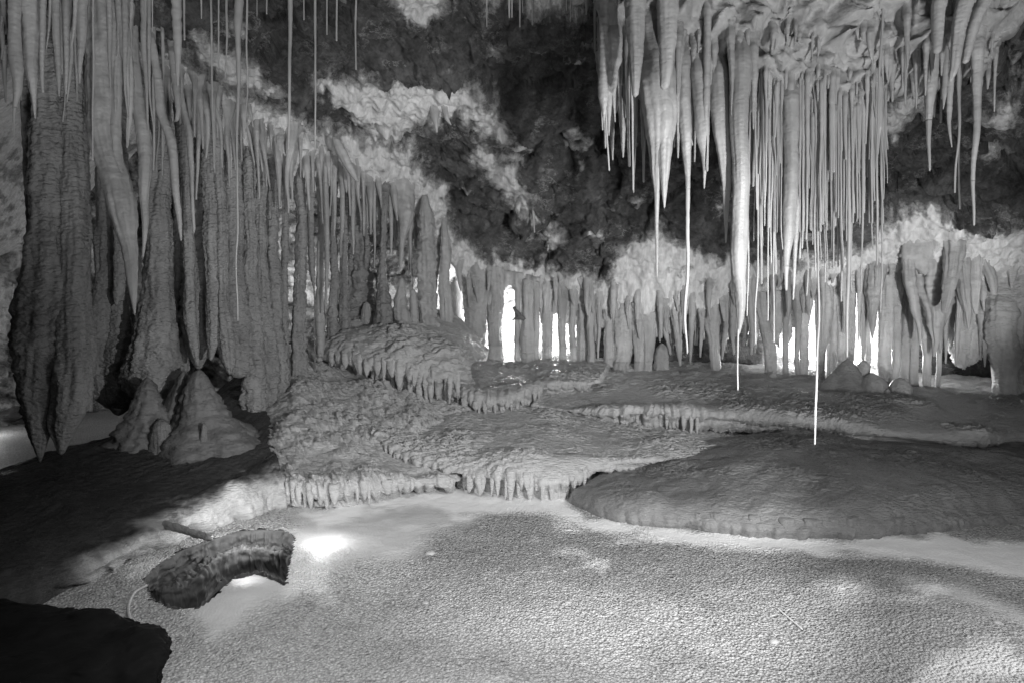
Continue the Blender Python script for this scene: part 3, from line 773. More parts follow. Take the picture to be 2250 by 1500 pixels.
ledge = mesh_obj("rock_ledge", S, grid_faces(*S.shape[:2]), M_LEDGE_SHADE)
thing(ledge, "rock ledge coloured black for shade, with a jagged edge jutting over the bright pool floor", "rock ledge")

# stepped pit broken through the floor crust
def pit():
    def plan(pts, zs, rel=True):
        r = []
        for (u, v), z in zip(pts, zs if hasattr(zs, '__len__') else [zs] * len(pts)):
            q = unproj(u, v, 1.0); t = (CAMZ - z) / (CAMZ - q[2]); r.append([q[0] * t, t, z])
        r = np.array(r); return r
    far = plan(PFAR, 0.0); ledge = plan(PLEDGE, -.075); near = plan(PNEAR, 0.0)
    far[:, 2] = floor_base(far[:, 0], far[:, 1]); near[:, 2] = floor_base(near[:, 0], near[:, 1])
    d = (far - near); d[:, 2] = 0; d /= np.linalg.norm(d, axis=1, keepdims=True)
    rows = np.array([far + d * .06 - [0, 0, .012], far + d * .01 - [0, 0, .004], far - d * .005 - [0, 0, .05], far - d * .02 * 1 + [0, 0, -.095] * np.ones((len(far), 1)),
                     far * .35 + ledge * .65 + [0, 0, -.03], ledge + [0, 0, .0], ledge - d * .015 - [0, 0, .07], ledge - d * .02 - [0, 0, .22],
                     ledge * .4 + near * .6 - [0, 0, .26], near + d * .02 - [0, 0, .22], near + d * .012 - [0, 0, .06], near - d * .004 - [0, 0, .004], near - d * .05 - [0, 0, .014]])
    kc = np.linspace(0, len(far) - 1, 220); kr = np.linspace(0, len(rows) - 1, 130)
    A = spline_nu(np.swapaxes(rows, 0, 1), np.arange(len(far)), kc); S = spline_nu(np.swapaxes(A, 0, 1), np.arange(len(rows)), kr)
    nn = grid_normals(S)
    w = sstep(1, 2, kr)[:, None] * sstep(12, 11, kr)[:, None]
    fl = fbm(np.stack([S[..., 0] * 30, S[..., 1] * 16, S[..., 2] * 3], -1), 4, 95)
    S = S + nn * (w * (.034 * fl + .022 * fbm(S * 13, 5, 96, .6)))[..., None] + (w * .03)[..., None] * np.stack([fbm(S * 6, 3, 97), fbm(S * 6, 3, 98), .7 * fbm(S * 5, 3, 99)], -1)
    for e, sg in ((0, 1), (-1, -1)):                      # end walls
        pass
    e0 = S[:, :1].copy(); e0[..., 2] = np.maximum(e0[..., 2], far[0, 2] - .01); e0[..., 0] -= .03
    e1 = S[:, -1:].copy(); e1[..., 2] = np.maximum(e1[..., 2], far[-1, 2] - .01); e1[..., 0] += .03
    return np.concatenate([e0, S, e1], 1)
S = pit()
pit_o = mesh_obj("floor_pit", S, grid_faces(*S.shape[:2]), plain_mat("shade_pit_stone", .07, .75, 25))  # stone colour darkened to paint the shade inside the pit
thing(pit_o, "dark stepped pit broken through the bright floor crust, with fluted inner walls", "pit")

GROUND_BVH = [bvh_of(floor)] + list(TERR.values())
CEIL_BVH = bvh_of(ceiling)

# ------------------------------------------------------------------ bulging calcite boss of the ceiling
def inflate(name, poly, Yc, thick, mat, label, cat, step=7, noise=.06, nf=6.0, seed=0, lean=None, group=None, parent=None, edge=45, flute=0):
    us = [p[0] for p in poly]; vs = [p[1] for p in poly]
    U, V = np.meshgrid(np.arange(min(us) - step, max(us) + 2 * step, step), np.arange(min(vs) - step, max(vs) + 2 * step, step))
    D = poly_dist(U.astype(float), V.astype(float), poly)
    keep = D > -step * .2
    idx = -np.ones(U.shape, int); idx[keep] = np.arange(keep.sum())
    u = U[keep].astype(float); v = V[keep].astype(float); d = np.clip(D[keep], 0, None)
    Yb = lean(u, v) if lean else np.full(u.shape, Yc)
    prof = np.sqrt(np.clip(1 - (1 - np.clip(d / edge, 0, 1)) ** 2, 0, 1)) * (.75 + .25 * np.clip(d / (edge * 3), 0, 1))
    out = []
    for sgn in (-1, 1):
        P = unproj(u, v, Yb + sgn * thick * prof)
        nz = noise * fbm(P * nf, 5, seed + 300, .55)
        if flute: nz = nz + flute * fbm(P * np.array([22, 22, 2.5]), 3, seed + 310)
        P = P + np.stack([.4 * noise * fbm(P * nf, 4, seed + 301), sgn * nz * (.25 + prof), .5 * noise * fbm(P * nf, 4, seed + 302)], -1)
        out.append(P)
    n0 = len(u)
    a, b, c, e = idx[:-1, :-1], idx[:-1, 1:], idx[1:, 1:], idx[1:, :-1]
    ok = (a >= 0) & (b >= 0) & (c >= 0) & (e >= 0)
    q = np.stack([a[ok], b[ok], c[ok], e[ok]], -1)
    # rim faces
    edges = {}
    for f in q:
        for k in range(4):
            e2 = (f[k], f[(k + 1) % 4])
            if (e2[1], e2[0]) in edges: edges.pop((e2[1], e2[0]))
            else: edges[e2] = 1
    rim = np.array([(x, x + n0, y + n0, y) for x, y in edges]) if edges else np.zeros((0, 4), int)
    o = mesh_obj(name, np.concatenate(out), np.concatenate([q, (q + n0)[:, ::-1], rim]), mat, parent)
    if label: thing(o, label, cat, group)
    return o

BOSS = [(1312, -330), (1310, 40), (1326, 110), (1345, 150), (1380, 190), (1420, 230), (1470, 215), (1510, 180), (1560, 200), (1620, 260), (1700, 300), (1780, 312), (1850, 305), (1910, 285), (1950, 215), (2010, 215), (2060, 210), (2090, 180), (2110, 165),
        (2150, 175), (2172, 130), (2180, 105), (2215, 85), (2250, 60), (2330, -20), (2330, -330)]
boss = inflate("calcite_boss", BOSS, 4.9, .42, M_WHITE, "huge knobbly white calcite boss bulging from the ceiling above the dense straws", "calcite boss", 6, .20, 5.5, 1,
               lean=lambda u, v: 5.25 - .0012 * (v - 100) * (v < 100) * 0 + .35 * np.clip((200 - v) / 500, 0, 1) * -1, edge=80, flute=.06)
# ------------------------------------------------------------------ sheets of calcite that close the back row
CURT1 = [(1015, 575), (1100, 590), (1160, 600), (1300, 640), (1302, 790), (1273, 786), (1271, 728), (1267, 712), (1263, 745), (1262, 781), (1252, 780), (1251, 745), (1247, 705), (1243, 745), (1240, 779), (1231, 778), (1231, 740), (1228, 700), (1222, 682), (1216, 700), (1213, 740), (1212, 776),
         (1190, 775), (1190, 745), (1186, 690), (1183, 678), (1180, 720), (1179, 750), (1178, 773), (1147, 770), (1147, 740), (1145, 735), (1143, 766), (1131, 766), (1131, 700), (1128, 640), (1118, 628), (1110, 640), (1104, 700), (1103, 763), (1096, 762), (1095, 730), (1093, 712), (1091, 755), (1090, 768), (1074, 768),
         (1073, 720), (1069, 682), (1065, 700), (1062, 740), (1061, 767), (1030, 768), (1028, 700), (1020, 640)]
rq = random.Random(21)
def teeth(u0, u1, lo, hi, stepu=11):
    r = []; u = u0; k = 0
    while u < u1:
        r.append((u, lo + rq.uniform(-10, 10) if k % 2 else hi - rq.uniform(0, 55))); u += stepu * rq.uniform(.7, 1.3); k += 1
    return r
CURT2 = [(1285, 630), (1340, 600), (1460, 630), (1560, 600), (1700, 575)] + (teeth(1287, 1425, 700, 800) + [(1432, 730), (1450, 722), (1470, 735)] + teeth(1480, 1700, 705, 800))[::-1]
CURT3 = [(1690, 570), (2010, 560), (2002, 800), (1992, 745), (1980, 730), (1975, 765), (1960, 805), (1945, 765), (1935, 700), (1925, 685), (1915, 720), (1906, 650), (1898, 740), (1890, 660), (1880, 640), (1875, 730), (1860, 722), (1850, 745), (1838, 720), (1826, 660), (1822, 730), (1815, 765), (1803, 720), (1795, 650),
         (1775, 660), (1766, 690), (1757, 745), (1745, 720), (1733, 765), (1722, 700), (1712, 775), (1700, 740), (1690, 795)]
CURT4 = [(1990, 540), (2320, 520), (2320, 820), (2230, 845), (2190, 820), (2170, 775), (2140, 800), (2110, 815), (2092, 795), (2070, 725), (2040, 745), (2010, 700), (1990, 765)]
CT = []
for poly, ys, th, lab in ((CURT1, (9.68, 9.66), .06, "pale calcite curtain pierced by the tall white slits"), (CURT2, (9.42, 9.0), .07, "toothed calcite curtain around the arched hole"),
                         (CURT3, (8.98, 8.68), .06, "calcite curtain above the brightest gaps, ragged along its lower edge"), (CURT4, (8.6, 8.25), .1, "pocked calcite curtain behind the curved draperies")):
    ua, ub = min(q[0] for q in poly), max(q[0] for q in poly)
    CT.append(inflate("calcite_curtain", poly, 9, th, M_FENCE, lab, "calcite curtain", 4, .04, 6, 30 + len(CT), lean=lambda u, v, ua=ua, ub=ub, ys=ys: ys[0] + (ys[1] - ys[0]) * (u - ua) / (ub - ua), edge=9, flute=.12))

for nm, poly, Yr in (("added rib that blocks light behind the toothed curtain", [(1292, 560), (1700, 560), (1690, 700), (1680, 860), (1292, 850)], 10.0), ("added rib that blocks light behind the pocked curtain", [(2004, 540), (2400, 540), (2400, 900), (2006, 890), (2002, 700)], 9.6)):
    rb = inflate("blocker_rib", poly, Yr, .25, M_ROCK, nm, "light blocker", 8, .12, 3, 41, edge=30)  # ribs added to block lamp light and keep these gaps dark
BROW = [(1975, 560), (1990, 505), (2025, 470), (2060, 475), (2110, 480), (2130, 500), (2150, 530), (2200, 505), (2260, 500), (2330, 520), (2330, 650), (2240, 660), (2170, 640), (2120, 560), (2080, 600), (2030, 610), (1975, 570)]
brow = inflate("calcite_brow", BROW, 8.32, .2, M_WHITE, "lumpy white calcite brow from which the curved draperies hang", "calcite brow", 6, .08, 6, 6, edge=40, flute=.02)
HANG_BVH = [CEIL_BVH, bvh_of(boss), bvh_of(brow)] + [bvh_of(o) for o in CT]

# ------------------------------------------------------------------ dripstone, kind by kind
def stal(label, pts, Y, mat=M_WHITE, group=None, name="stalactite", cat="stalactite", **k):
    return thing(dripstone(name, pts, Y, mat, **k), label, cat, group)

def multi(label, lobes, Y, mat=M_WHITE, group=None, name="stalactite", cat="stalactite", part="finger", ground=False, main="shaft", **k):
    """one dripstone that splits into several fingers: each finger is a part"""
    body = dripstone(main, lobes[0], Y, mat, ground=ground, **k)
    c = body.data.vertices; zz = max(c, key=lambda q: q.co.z).co
    root = empty(name, tuple(zz), label, cat, group)
    adopt(body, root)
    for q in lobes[1:]:
        adopt(dripstone(part, q, Y - .02, mat, None, **k), root)
    return root

def straw(label, pts, Y, group=None, **k):
    k.setdefault('ripple', .22)
    k.setdefault("snap", True)
    return thing(dripstone("soda_straw", pts, Y, M_STRAW, flute=0, **k), label, "soda straw", group)

GT = "stalactites in the upper left curtain"
# --- curtain nearest the camera, top corner
stal("stout lumpy stalactite at the very corner of the hanging curtain, tapering to a needle", [(33, -90, 28), (33, 45, 25), (32, 130, 28), (37, 190, 18), (34, 250, 6), (33, 305, 2)], 4.7, group=GT, cut=235, names=("cone", "needle"))
multi("broad flat stalactite with a short side spike, next to the lumpy corner one", [[(68, -90, 40), (66, 50, 35), (70, 150, 24), (74, 200, 14), (77, 262, 3)], [(62, 60, 14), (62, 140, 9), (63, 197, 2)]], 4.75, group=GT)
stal("slim even stalactite with a blunt tip beside the broad flat one", [(95, -90, 16), (95, 60, 13), (94, 140, 10), (95, 205, 5)], 4.7, group=GT)
stal("short crooked needle leaning beside the slim blunt stalactite", [(110, -90, 7), (107, 50, 5), (102, 122, 2)], 4.6, group=GT)
stal("second slim stalactite after the blunt one, swelling in its upper half", [(124, -90, 20), (124, 60, 16), (127, 150, 11), (129, 213, 3)], 4.75, group=GT)
stal("slim stalactite ending level with the swollen one but paler and straighter", [(146, -90, 16), (146, 50, 14), (147, 130, 11), (145, 209, 3)], 4.8, group=GT)
stal("thin crooked spike bent sideways, shortest of the curtain", [(166, -90, 11), (163, 50, 8), (157, 103, 4)], 4.7, group=GT)
stal("carrot-shaped stalactite hanging over the dark gap before the giant blade", [(178, -90, 26), (177, 60, 20), (178, 130, 11), (178, 185, 3)], 4.8, group=GT)
multi("giant pale blade stalactite tapering to a point over the dark columns", [[(225, -90, 82), (225, 80, 74), (222, 180, 58), (228, 280, 56), (247, 380, 60), (268, 460, 56), (278, 510, 40), (287, 560, 28), (291, 620, 20), (296, 692, 3)],
      [(256, -60, 26), (256, 100, 24), (255, 200, 22), (256, 320, 24), (262, 420, 26)], [(204, 20, 22), (205, 120, 18), (206, 200, 14), (210, 300, 8)], [(238, 60, 26), (230, 160, 14), (234, 220, 7), (236, 287, 2)]], 5.2, group=GT, ripple=.1)
stal("long curved stalactite ending in a knife tip beside the giant blade", [(288, -60, 26), (290, 60, 25), (298, 200, 26), (312, 300, 30), (320, 380, 26), (318, 440, 18), (316, 500, 12), (314, 567, 3)], 5.4, group=GT)
stal("fat tapering spur between the blade and the knife-tipped stalactite, ending in a straw", [(272, -60, 22), (272, 90, 22), (275, 150, 12), (279, 200, 6), (279, 326, 3)], 5.1, group=GT)
stal("wavy stalactite bowing outward at mid height, third long one from the blade", [(330, 60, 20), (345, 150, 18), (352, 240, 19), (375, 310, 21), (387, 390, 17), (394, 490, 10), (397, 530, 3)], 5.8, group=GT)
stal("slender bowed stalactite following the wavy one, with a long thin end", [(385, 150, 18), (395, 200, 15), (402, 240, 14), (415, 305, 14), (422, 390, 9), (425, 500, 6), (424, 514, 2)], 6.0, group=GT)
stal("straight thin stalactite with a swollen top beside the slender bowed one", [(440, 180, 14), (438, 220, 12), (436, 300, 9), (432, 440, 4)], 6.1, group=GT)
stal("hooked stub curling under the rock edge above the slender stalactites", [(375, 90, 18), (385, 180, 18), (392, 240, 12), (388, 266, 9), (378, 270, 5)], 5.7, group=GT)
GB = "stalactites hanging from the slanting rock edge"
stal("funnel-topped stalactite with a fine point, first on the slanting edge", [(440, 185, 34), (448, 215, 20), (455, 260, 12), (453, 350, 3)], 6.4, group=GB)
stal("funnel-topped stalactite leaning away from the first on the slanting edge", [(462, 195, 26), (472, 235, 15), (482, 280, 8), (488, 370, 3)], 6.5, group=GB)
stal("wide-shouldered pale stalactite with a long stem on the slanting edge", [(490, 215, 56), (496, 245, 34), (500, 280, 14), (502, 350, 7), (503, 412, 3)], 6.6, group=GB)
stal("slanting thin spike trailing from the bend of the rock edge", [(525, 235, 16), (535, 262, 10), (545, 290, 8), (559, 365, 3)], 6.8, group=GB)
stal("funnel stalactite bending to a hair tip above the ribbed columns", [(562, 268, 40), (572, 290, 22), (580, 320, 10), (595, 412, 3)], 6.9, group=GB)
stal("pale teardrop stalactite where the long middle straw meets the rock edge", [(642, 268, 40), (640, 300, 26), (634, 345, 14), (633, 420, 8), (632, 470, 3)], 7.1, group=GB)
stal("small pale tooth on the rock edge, drooping beside the teardrop", [(612, 285, 20), (620, 325, 10), (628, 345, 3)], 7.1, group=GB)
stal("smooth pale tongue of calcite sliding off the slanting edge", [(735, 300, 14), (748, 330, 24), (765, 365, 22), (785, 400, 8)], 7.5, group=GB, attach=False)
for (u, v0, v1, w, lab) in [(700, 430, 566, 7, "bright wet stalactite glistening against the lit wall"), (750, 395, 566, 9, "dull rod-like stalactite over the glittering crystals"),
                            (716, 380, 690, 10, "long rod stalactite whose tip almost reaches the lit rocks"), (735, 385, 520, 8, "short rod between two lit gaps in the ribbed columns"), (775, 400, 560, 8, "rod stalactite just before the stout dark column"),
                            (800, 425, 520, 7, "thin spike above the stout dark column"), (822, 440, 590, 6, "crooked glistening spike on the far side of the stout dark column"), (858, 450, 560, 8, "spike above the first mound column")]:
    stal(lab, [(u - 2, v0 - 40, w * 2.2), (u, v0, w * 1.3), (u + 1, (v0 + v1) / 2, w), (u, v1, w * .35)], 7.9 + (u - 700) * .004, M_FENCE, group="rod stalactites between the ribbed columns")
stal("large funnel stalactite pointing down at a stalagmite on the mound", [(880, 390, 80), (884, 430, 62), (888, 480, 34), (882, 530, 14), (879, 604, 3)], 8.4, M_WHITE)
stal("thin stalactite about to touch a small knobbed stalagmite on the mound", [(908, 470, 18), (902, 520, 9), (903, 580, 5), (906, 632, 3)], 8.45, M_WHITE)
stal("short thorn beside the large funnel stalactite", [(862, 400, 20), (868, 450, 12), (873, 486, 3)], 8.4, M_WHITE)

# --- soda straws at the top of the photo
GS = "soda straws hanging from the ceiling above the rock slope"
for lab, pts, Y in [
    ("straw hanging in front of the giant blade, ending at its middle", [(205, -90, 6), (205, 60, 5), (205, 353, 4)], 4.6),
    ("straw of a close pair below the wavy stalactite, the lighter one", [(336, 60, 9), (337, 200, 7), (338, 375, 4)], 5.2),
    ("fine straw of a close pair below the wavy stalactite, the darker one", [(347, 160, 5), (347, 380, 3)], 5.3),
    ("straw hugging the wavy stalactite and ending lowest beside it", [(356, 60, 8), (358, 230, 5), (358, 387, 3)], 5.4),
    ("short straw over the dark notch of the rock edge", [(319, -90, 5), (318, 72, 3)], 4.9),
    ("hair-thin straw beside the short one over the dark notch", [(335, -90, 4), (333, 70, 2)], 4.9),
    ("thick short straw rod hanging beside a thinner twin at the top edge", [(390, -90, 22), (388, 60, 20), (392, 150, 10), (393, 190, 4)], 5.0),
    ("thin twin hugging the thick straw rod", [(404, -90, 6), (407, 90, 4)], 5.0),
    ("stub of straw barely entering the picture above the rock slope", [(443, -90, 5), (443, 42, 3)], 4.8),
    ("long straw dropping past the first funnel stalactite", [(462, -90, 6), (466, 180, 4), (470, 370, 3)], 5.0),
    ("medium straw between two longer ones above the rock slope", [(478, -90, 5), (480, 150, 3)], 5.0),
    ("slightly curved straw with a bright side, ending over the rock edge", [(500, -90, 7), (497, 70, 5), (493, 175, 3)], 5.1),
    ("thick-topped straw that runs on as the longest thread before the grey columns", [(522, -90, 21), (523, 40, 18), (524, 100, 12), (524, 190, 8), (521, 330, 5), (521, 500, 4), (523, 707, 3)], 5.0),
    ("straight straw beside the thick-topped longest thread", [(544, -90, 6), (542, 150, 4), (541, 285, 3)], 5.0),
    ("very short faint straw between the longest thread and the spindly stub", [(566, -90, 4), (566, 38, 2)], 5.2),
    ("spindly stub of straw beyond the very short faint one", [(587, -90, 5), (586, 32, 3)], 5.2),
    ("strong double-stemmed straw running down to the teardrop stalactite", [(637, -90, 13), (637, 60, 9), (637, 150, 7), (636, 250, 6), (634, 330, 5)], 5.6),
    ("short straw between the double-stemmed straw and the next long one", [(668, -90, 5), (669, 46, 3)], 5.6),
    ("long straight straw ending just above the pale tongue of calcite", [(690, -90, 7), (692, 100, 5), (690, 330, 3)], 5.6),
    ("dim short straw with a fuzzy tip before the dark overhang", [(718, -90, 5), (719, 78, 3)], 5.6),
    ("slightly tilted bright straw in front of the dark overhang", [(741, -90, 6), (739, 91, 4)], 5.6),
    ("straw reaching the top of the hanging pale drapery", [(780, -90, 6), (783, 155, 3)], 5.8)]:
    straw(lab, pts, Y, GS)
GC = "little straws under the white ledge at the top centre"
for lab, pts in [("first little straw under the white ledge, alone under a bulge", [(1069, -30, 10), (1069, 15, 4), (1069, 60, 3)]), ("twin straws' longer half under the white ledge", [(1119, -40, 7), (1119, 41, 3)]),
                 ("twin straws' shorter half under the white ledge", [(1125, -40, 6), (1125, 40, 3)]), ("longest straw in the middle of the white ledge", [(1142, -40, 6), (1142, 61, 3)]),
                 ("tiny straw beside the longest one on the white ledge", [(1148, -40, 4), (1148, 30, 2)]), ("lone thick straw after a gap on the white ledge", [(1170, -40, 7), (1170, 56, 3)]),
                 ("stub beyond the lone thick straw", [(1209, -40, 5), (1209, 24, 3)]), ("stubby straw before the last pair under the white ledge", [(1245, -40, 4), (1245, 25, 3)]),
                 ("long thin straw of the last pair under the white ledge", [(1254, -40, 5), (1254, 49, 2)]), ("hooked stub near the big calcite boss", [(1288, -40, 12), (1289, 12, 8), (1288, 34, 3)])]:
    straw(lab, pts, 5.9, GC)

rg = random.Random(31)
for i in range(34):
    u = rg.uniform(2, 335); vb = rg.uniform(50, 270) * (1.0 if u < 180 else 1.25); w = rg.uniform(7, 20)
    stal("slim grey stalactite filling the upper corner of the hanging curtain", [(u, -90, w * 1.4), (u + rg.uniform(-3, 3), vb * .35, w), (u + rg.uniform(-5, 5), vb * .75, w * .5), (u + rg.uniform(-7, 7), vb, 3)], 5.0 + rg.uniform(0, .9), M_WHITE, "slim stalactites of the upper corner", ripple=.18, flute=.25)
for i in range(64):
    s_ = (i + rg.random()) / 64; u = 330 + s_ * 640
    v = np.interp(u, [330, 430, 560, 700, 830, 970], [120, 200, 270, 340, 420, 560]) + rg.uniform(-45, 12)
    L_ = rg.uniform(50, 190) * (1.2 - .6 * s_); w = rg.uniform(8, 20); f = rg.uniform(1.2, 2.6); dx = rg.uniform(-4, 12)
    stal("pale funnel-shaped stalactite in the dense fringe along the slanting rock edge", [(u, v, w * f), (u + dx * .3, v + L_ * .22, w), (u + dx * .7, v + L_ * .6, w * .5), (u + dx, v + L_, 3)], 7.0 + s_ * 2, M_WHITE, "dense fringe along the slanting rock edge", ripple=.2, flute=.25)
# --- left columns
GL = "grey columns of the big left curtain"
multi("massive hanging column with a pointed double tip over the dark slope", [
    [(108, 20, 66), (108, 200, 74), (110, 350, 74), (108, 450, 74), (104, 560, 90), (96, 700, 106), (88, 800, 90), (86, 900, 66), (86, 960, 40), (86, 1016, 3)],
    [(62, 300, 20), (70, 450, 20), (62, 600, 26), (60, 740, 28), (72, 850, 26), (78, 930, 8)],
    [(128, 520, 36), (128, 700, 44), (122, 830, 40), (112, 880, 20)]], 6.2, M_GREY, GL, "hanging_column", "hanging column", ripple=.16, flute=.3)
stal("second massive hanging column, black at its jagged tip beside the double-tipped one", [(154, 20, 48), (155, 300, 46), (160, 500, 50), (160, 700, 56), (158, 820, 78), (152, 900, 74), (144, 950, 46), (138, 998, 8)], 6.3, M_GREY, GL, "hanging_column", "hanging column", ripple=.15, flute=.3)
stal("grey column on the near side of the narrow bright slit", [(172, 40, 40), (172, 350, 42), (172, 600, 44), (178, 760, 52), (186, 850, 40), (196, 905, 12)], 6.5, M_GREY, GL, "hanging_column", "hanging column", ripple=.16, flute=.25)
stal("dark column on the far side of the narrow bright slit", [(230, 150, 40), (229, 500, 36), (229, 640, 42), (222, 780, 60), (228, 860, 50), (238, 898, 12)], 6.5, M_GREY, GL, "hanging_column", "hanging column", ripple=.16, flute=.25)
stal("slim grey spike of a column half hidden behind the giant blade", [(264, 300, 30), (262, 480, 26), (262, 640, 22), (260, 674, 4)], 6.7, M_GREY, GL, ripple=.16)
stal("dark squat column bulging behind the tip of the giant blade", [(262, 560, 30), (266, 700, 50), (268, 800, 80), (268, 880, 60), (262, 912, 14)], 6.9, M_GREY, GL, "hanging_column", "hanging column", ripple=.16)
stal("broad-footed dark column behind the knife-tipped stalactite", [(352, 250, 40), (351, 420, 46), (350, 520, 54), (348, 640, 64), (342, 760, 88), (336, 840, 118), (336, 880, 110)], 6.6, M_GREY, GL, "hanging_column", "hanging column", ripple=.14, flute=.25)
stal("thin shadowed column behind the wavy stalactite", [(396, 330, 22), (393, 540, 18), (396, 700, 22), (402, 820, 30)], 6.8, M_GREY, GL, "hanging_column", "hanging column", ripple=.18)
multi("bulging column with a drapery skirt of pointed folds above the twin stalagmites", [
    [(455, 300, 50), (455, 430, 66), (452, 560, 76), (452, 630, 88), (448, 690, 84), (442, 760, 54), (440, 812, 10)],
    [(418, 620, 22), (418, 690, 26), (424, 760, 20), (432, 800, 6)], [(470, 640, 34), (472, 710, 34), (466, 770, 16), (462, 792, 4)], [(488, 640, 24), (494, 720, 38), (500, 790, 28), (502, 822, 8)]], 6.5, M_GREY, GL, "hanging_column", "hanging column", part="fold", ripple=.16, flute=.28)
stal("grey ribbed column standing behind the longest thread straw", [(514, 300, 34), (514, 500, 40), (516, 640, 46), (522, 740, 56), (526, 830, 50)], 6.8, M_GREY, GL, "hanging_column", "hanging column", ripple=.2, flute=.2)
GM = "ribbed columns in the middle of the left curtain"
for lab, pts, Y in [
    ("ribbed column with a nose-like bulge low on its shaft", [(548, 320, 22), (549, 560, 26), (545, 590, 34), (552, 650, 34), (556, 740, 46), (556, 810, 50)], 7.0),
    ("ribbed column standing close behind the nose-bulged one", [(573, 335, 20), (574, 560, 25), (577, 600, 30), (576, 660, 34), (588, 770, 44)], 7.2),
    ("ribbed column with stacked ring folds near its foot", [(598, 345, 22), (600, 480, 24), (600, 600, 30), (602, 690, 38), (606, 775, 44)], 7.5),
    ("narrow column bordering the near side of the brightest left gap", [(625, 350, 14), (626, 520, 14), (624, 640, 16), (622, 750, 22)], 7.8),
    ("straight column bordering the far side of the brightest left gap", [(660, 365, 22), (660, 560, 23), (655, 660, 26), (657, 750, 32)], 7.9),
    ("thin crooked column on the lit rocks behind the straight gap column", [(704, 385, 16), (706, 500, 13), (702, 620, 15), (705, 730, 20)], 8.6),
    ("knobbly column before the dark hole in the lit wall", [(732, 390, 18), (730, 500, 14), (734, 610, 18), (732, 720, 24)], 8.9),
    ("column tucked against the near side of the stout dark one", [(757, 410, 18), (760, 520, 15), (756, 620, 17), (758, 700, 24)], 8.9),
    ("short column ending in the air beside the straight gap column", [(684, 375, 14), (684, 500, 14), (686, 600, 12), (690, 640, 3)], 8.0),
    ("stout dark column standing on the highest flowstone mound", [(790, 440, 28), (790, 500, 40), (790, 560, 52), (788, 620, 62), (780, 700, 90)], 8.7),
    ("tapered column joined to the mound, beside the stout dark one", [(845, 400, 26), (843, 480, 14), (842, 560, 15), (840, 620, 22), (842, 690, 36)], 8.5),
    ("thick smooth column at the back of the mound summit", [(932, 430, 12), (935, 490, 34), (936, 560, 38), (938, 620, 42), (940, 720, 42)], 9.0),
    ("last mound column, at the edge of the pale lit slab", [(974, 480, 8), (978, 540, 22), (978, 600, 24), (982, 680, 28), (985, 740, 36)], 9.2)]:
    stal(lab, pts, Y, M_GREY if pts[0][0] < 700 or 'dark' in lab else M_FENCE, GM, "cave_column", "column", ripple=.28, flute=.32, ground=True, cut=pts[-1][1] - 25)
for lab, pts, Y, m in [
    ("bell-shaped stalagmite directly under the large funnel stalactite", [(880, 610, 7), (880, 640, 22), (882, 680, 34), (886, 730, 56)], 8.4, M_FENCE),
    ("small knobbed stalagmite beside the bell-shaped one on the mound", [(906, 634, 9), (908, 660, 16), (909, 690, 19), (910, 725, 26)], 8.45, M_FENCE),
    ("pale rounded stalagmite lump at the shoulder of the mound", [(806, 664, 14), (806, 680, 22), (806, 705, 28)], 8.4, M_FENCE),
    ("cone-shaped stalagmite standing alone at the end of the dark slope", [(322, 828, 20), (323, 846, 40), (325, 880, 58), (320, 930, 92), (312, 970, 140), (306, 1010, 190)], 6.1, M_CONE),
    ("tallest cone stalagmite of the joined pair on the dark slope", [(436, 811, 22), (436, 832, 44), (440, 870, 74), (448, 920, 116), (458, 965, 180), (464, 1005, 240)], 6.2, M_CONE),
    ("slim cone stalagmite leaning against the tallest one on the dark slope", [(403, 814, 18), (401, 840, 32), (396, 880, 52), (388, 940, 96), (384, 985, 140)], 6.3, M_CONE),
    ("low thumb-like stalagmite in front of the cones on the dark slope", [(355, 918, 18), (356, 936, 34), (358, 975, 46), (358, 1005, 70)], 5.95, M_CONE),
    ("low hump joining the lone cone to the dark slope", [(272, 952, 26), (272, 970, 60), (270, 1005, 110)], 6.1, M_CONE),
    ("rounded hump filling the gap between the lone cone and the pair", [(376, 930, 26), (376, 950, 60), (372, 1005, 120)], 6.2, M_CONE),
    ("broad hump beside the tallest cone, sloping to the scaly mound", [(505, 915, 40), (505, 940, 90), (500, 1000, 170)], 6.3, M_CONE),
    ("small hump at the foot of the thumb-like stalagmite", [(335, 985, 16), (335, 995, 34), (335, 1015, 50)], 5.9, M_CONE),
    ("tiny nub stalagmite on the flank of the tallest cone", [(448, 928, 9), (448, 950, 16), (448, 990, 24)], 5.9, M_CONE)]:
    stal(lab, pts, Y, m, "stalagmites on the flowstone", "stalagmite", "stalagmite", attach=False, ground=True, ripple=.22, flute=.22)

# --- right foreground cluster
GR = "large stalactites under the calcite boss"
R = 4.75
multi("triple-pointed stalactite at the outer end of the calcite boss", [[(1345, 20, 46), (1345, 80, 40), (1346, 130, 34), (1342, 170, 16), (1342, 235, 3)], [(1354, 110, 22), (1355, 170, 14), (1355, 249, 3)], [(1332, 110, 12), (1333, 170, 8), (1335, 235, 2)]], R, group=GR)
stal("slim rod stalactite with a blunt end beside the triple-pointed one", [(1378, 60, 26), (1380, 130, 14), (1381, 200, 9), (1382, 368, 5)], R, group=GR)
multi("biggest stalactite under the boss, a broad wedge with a forked tip", [[(1437, 40, 104), (1437, 120, 98), (1447, 200, 78), (1453, 270, 68), (1452, 330, 48), (1448, 380, 30), (1445, 430, 12), (1444, 500, 8), (1443, 560, 6), (1443, 612, 3)], [(1462, 290, 40), (1461, 380, 22), (1457, 459, 3)], [(1416, 120, 12), (1415, 200, 8), (1416, 402, 5)]], R, group=GR, ripple=.07)
stal("knobbly stalactite stretched into a long straw almost to the terrace", [(1503, 80, 32), (1502, 150, 31), (1503, 250, 30), (1507, 320, 22), (1511, 400, 11), (1511, 500, 8), (1509, 650, 7), (1507, 777, 4)], R, group=GR, cut=415, names=("cone", "straw_tip"))
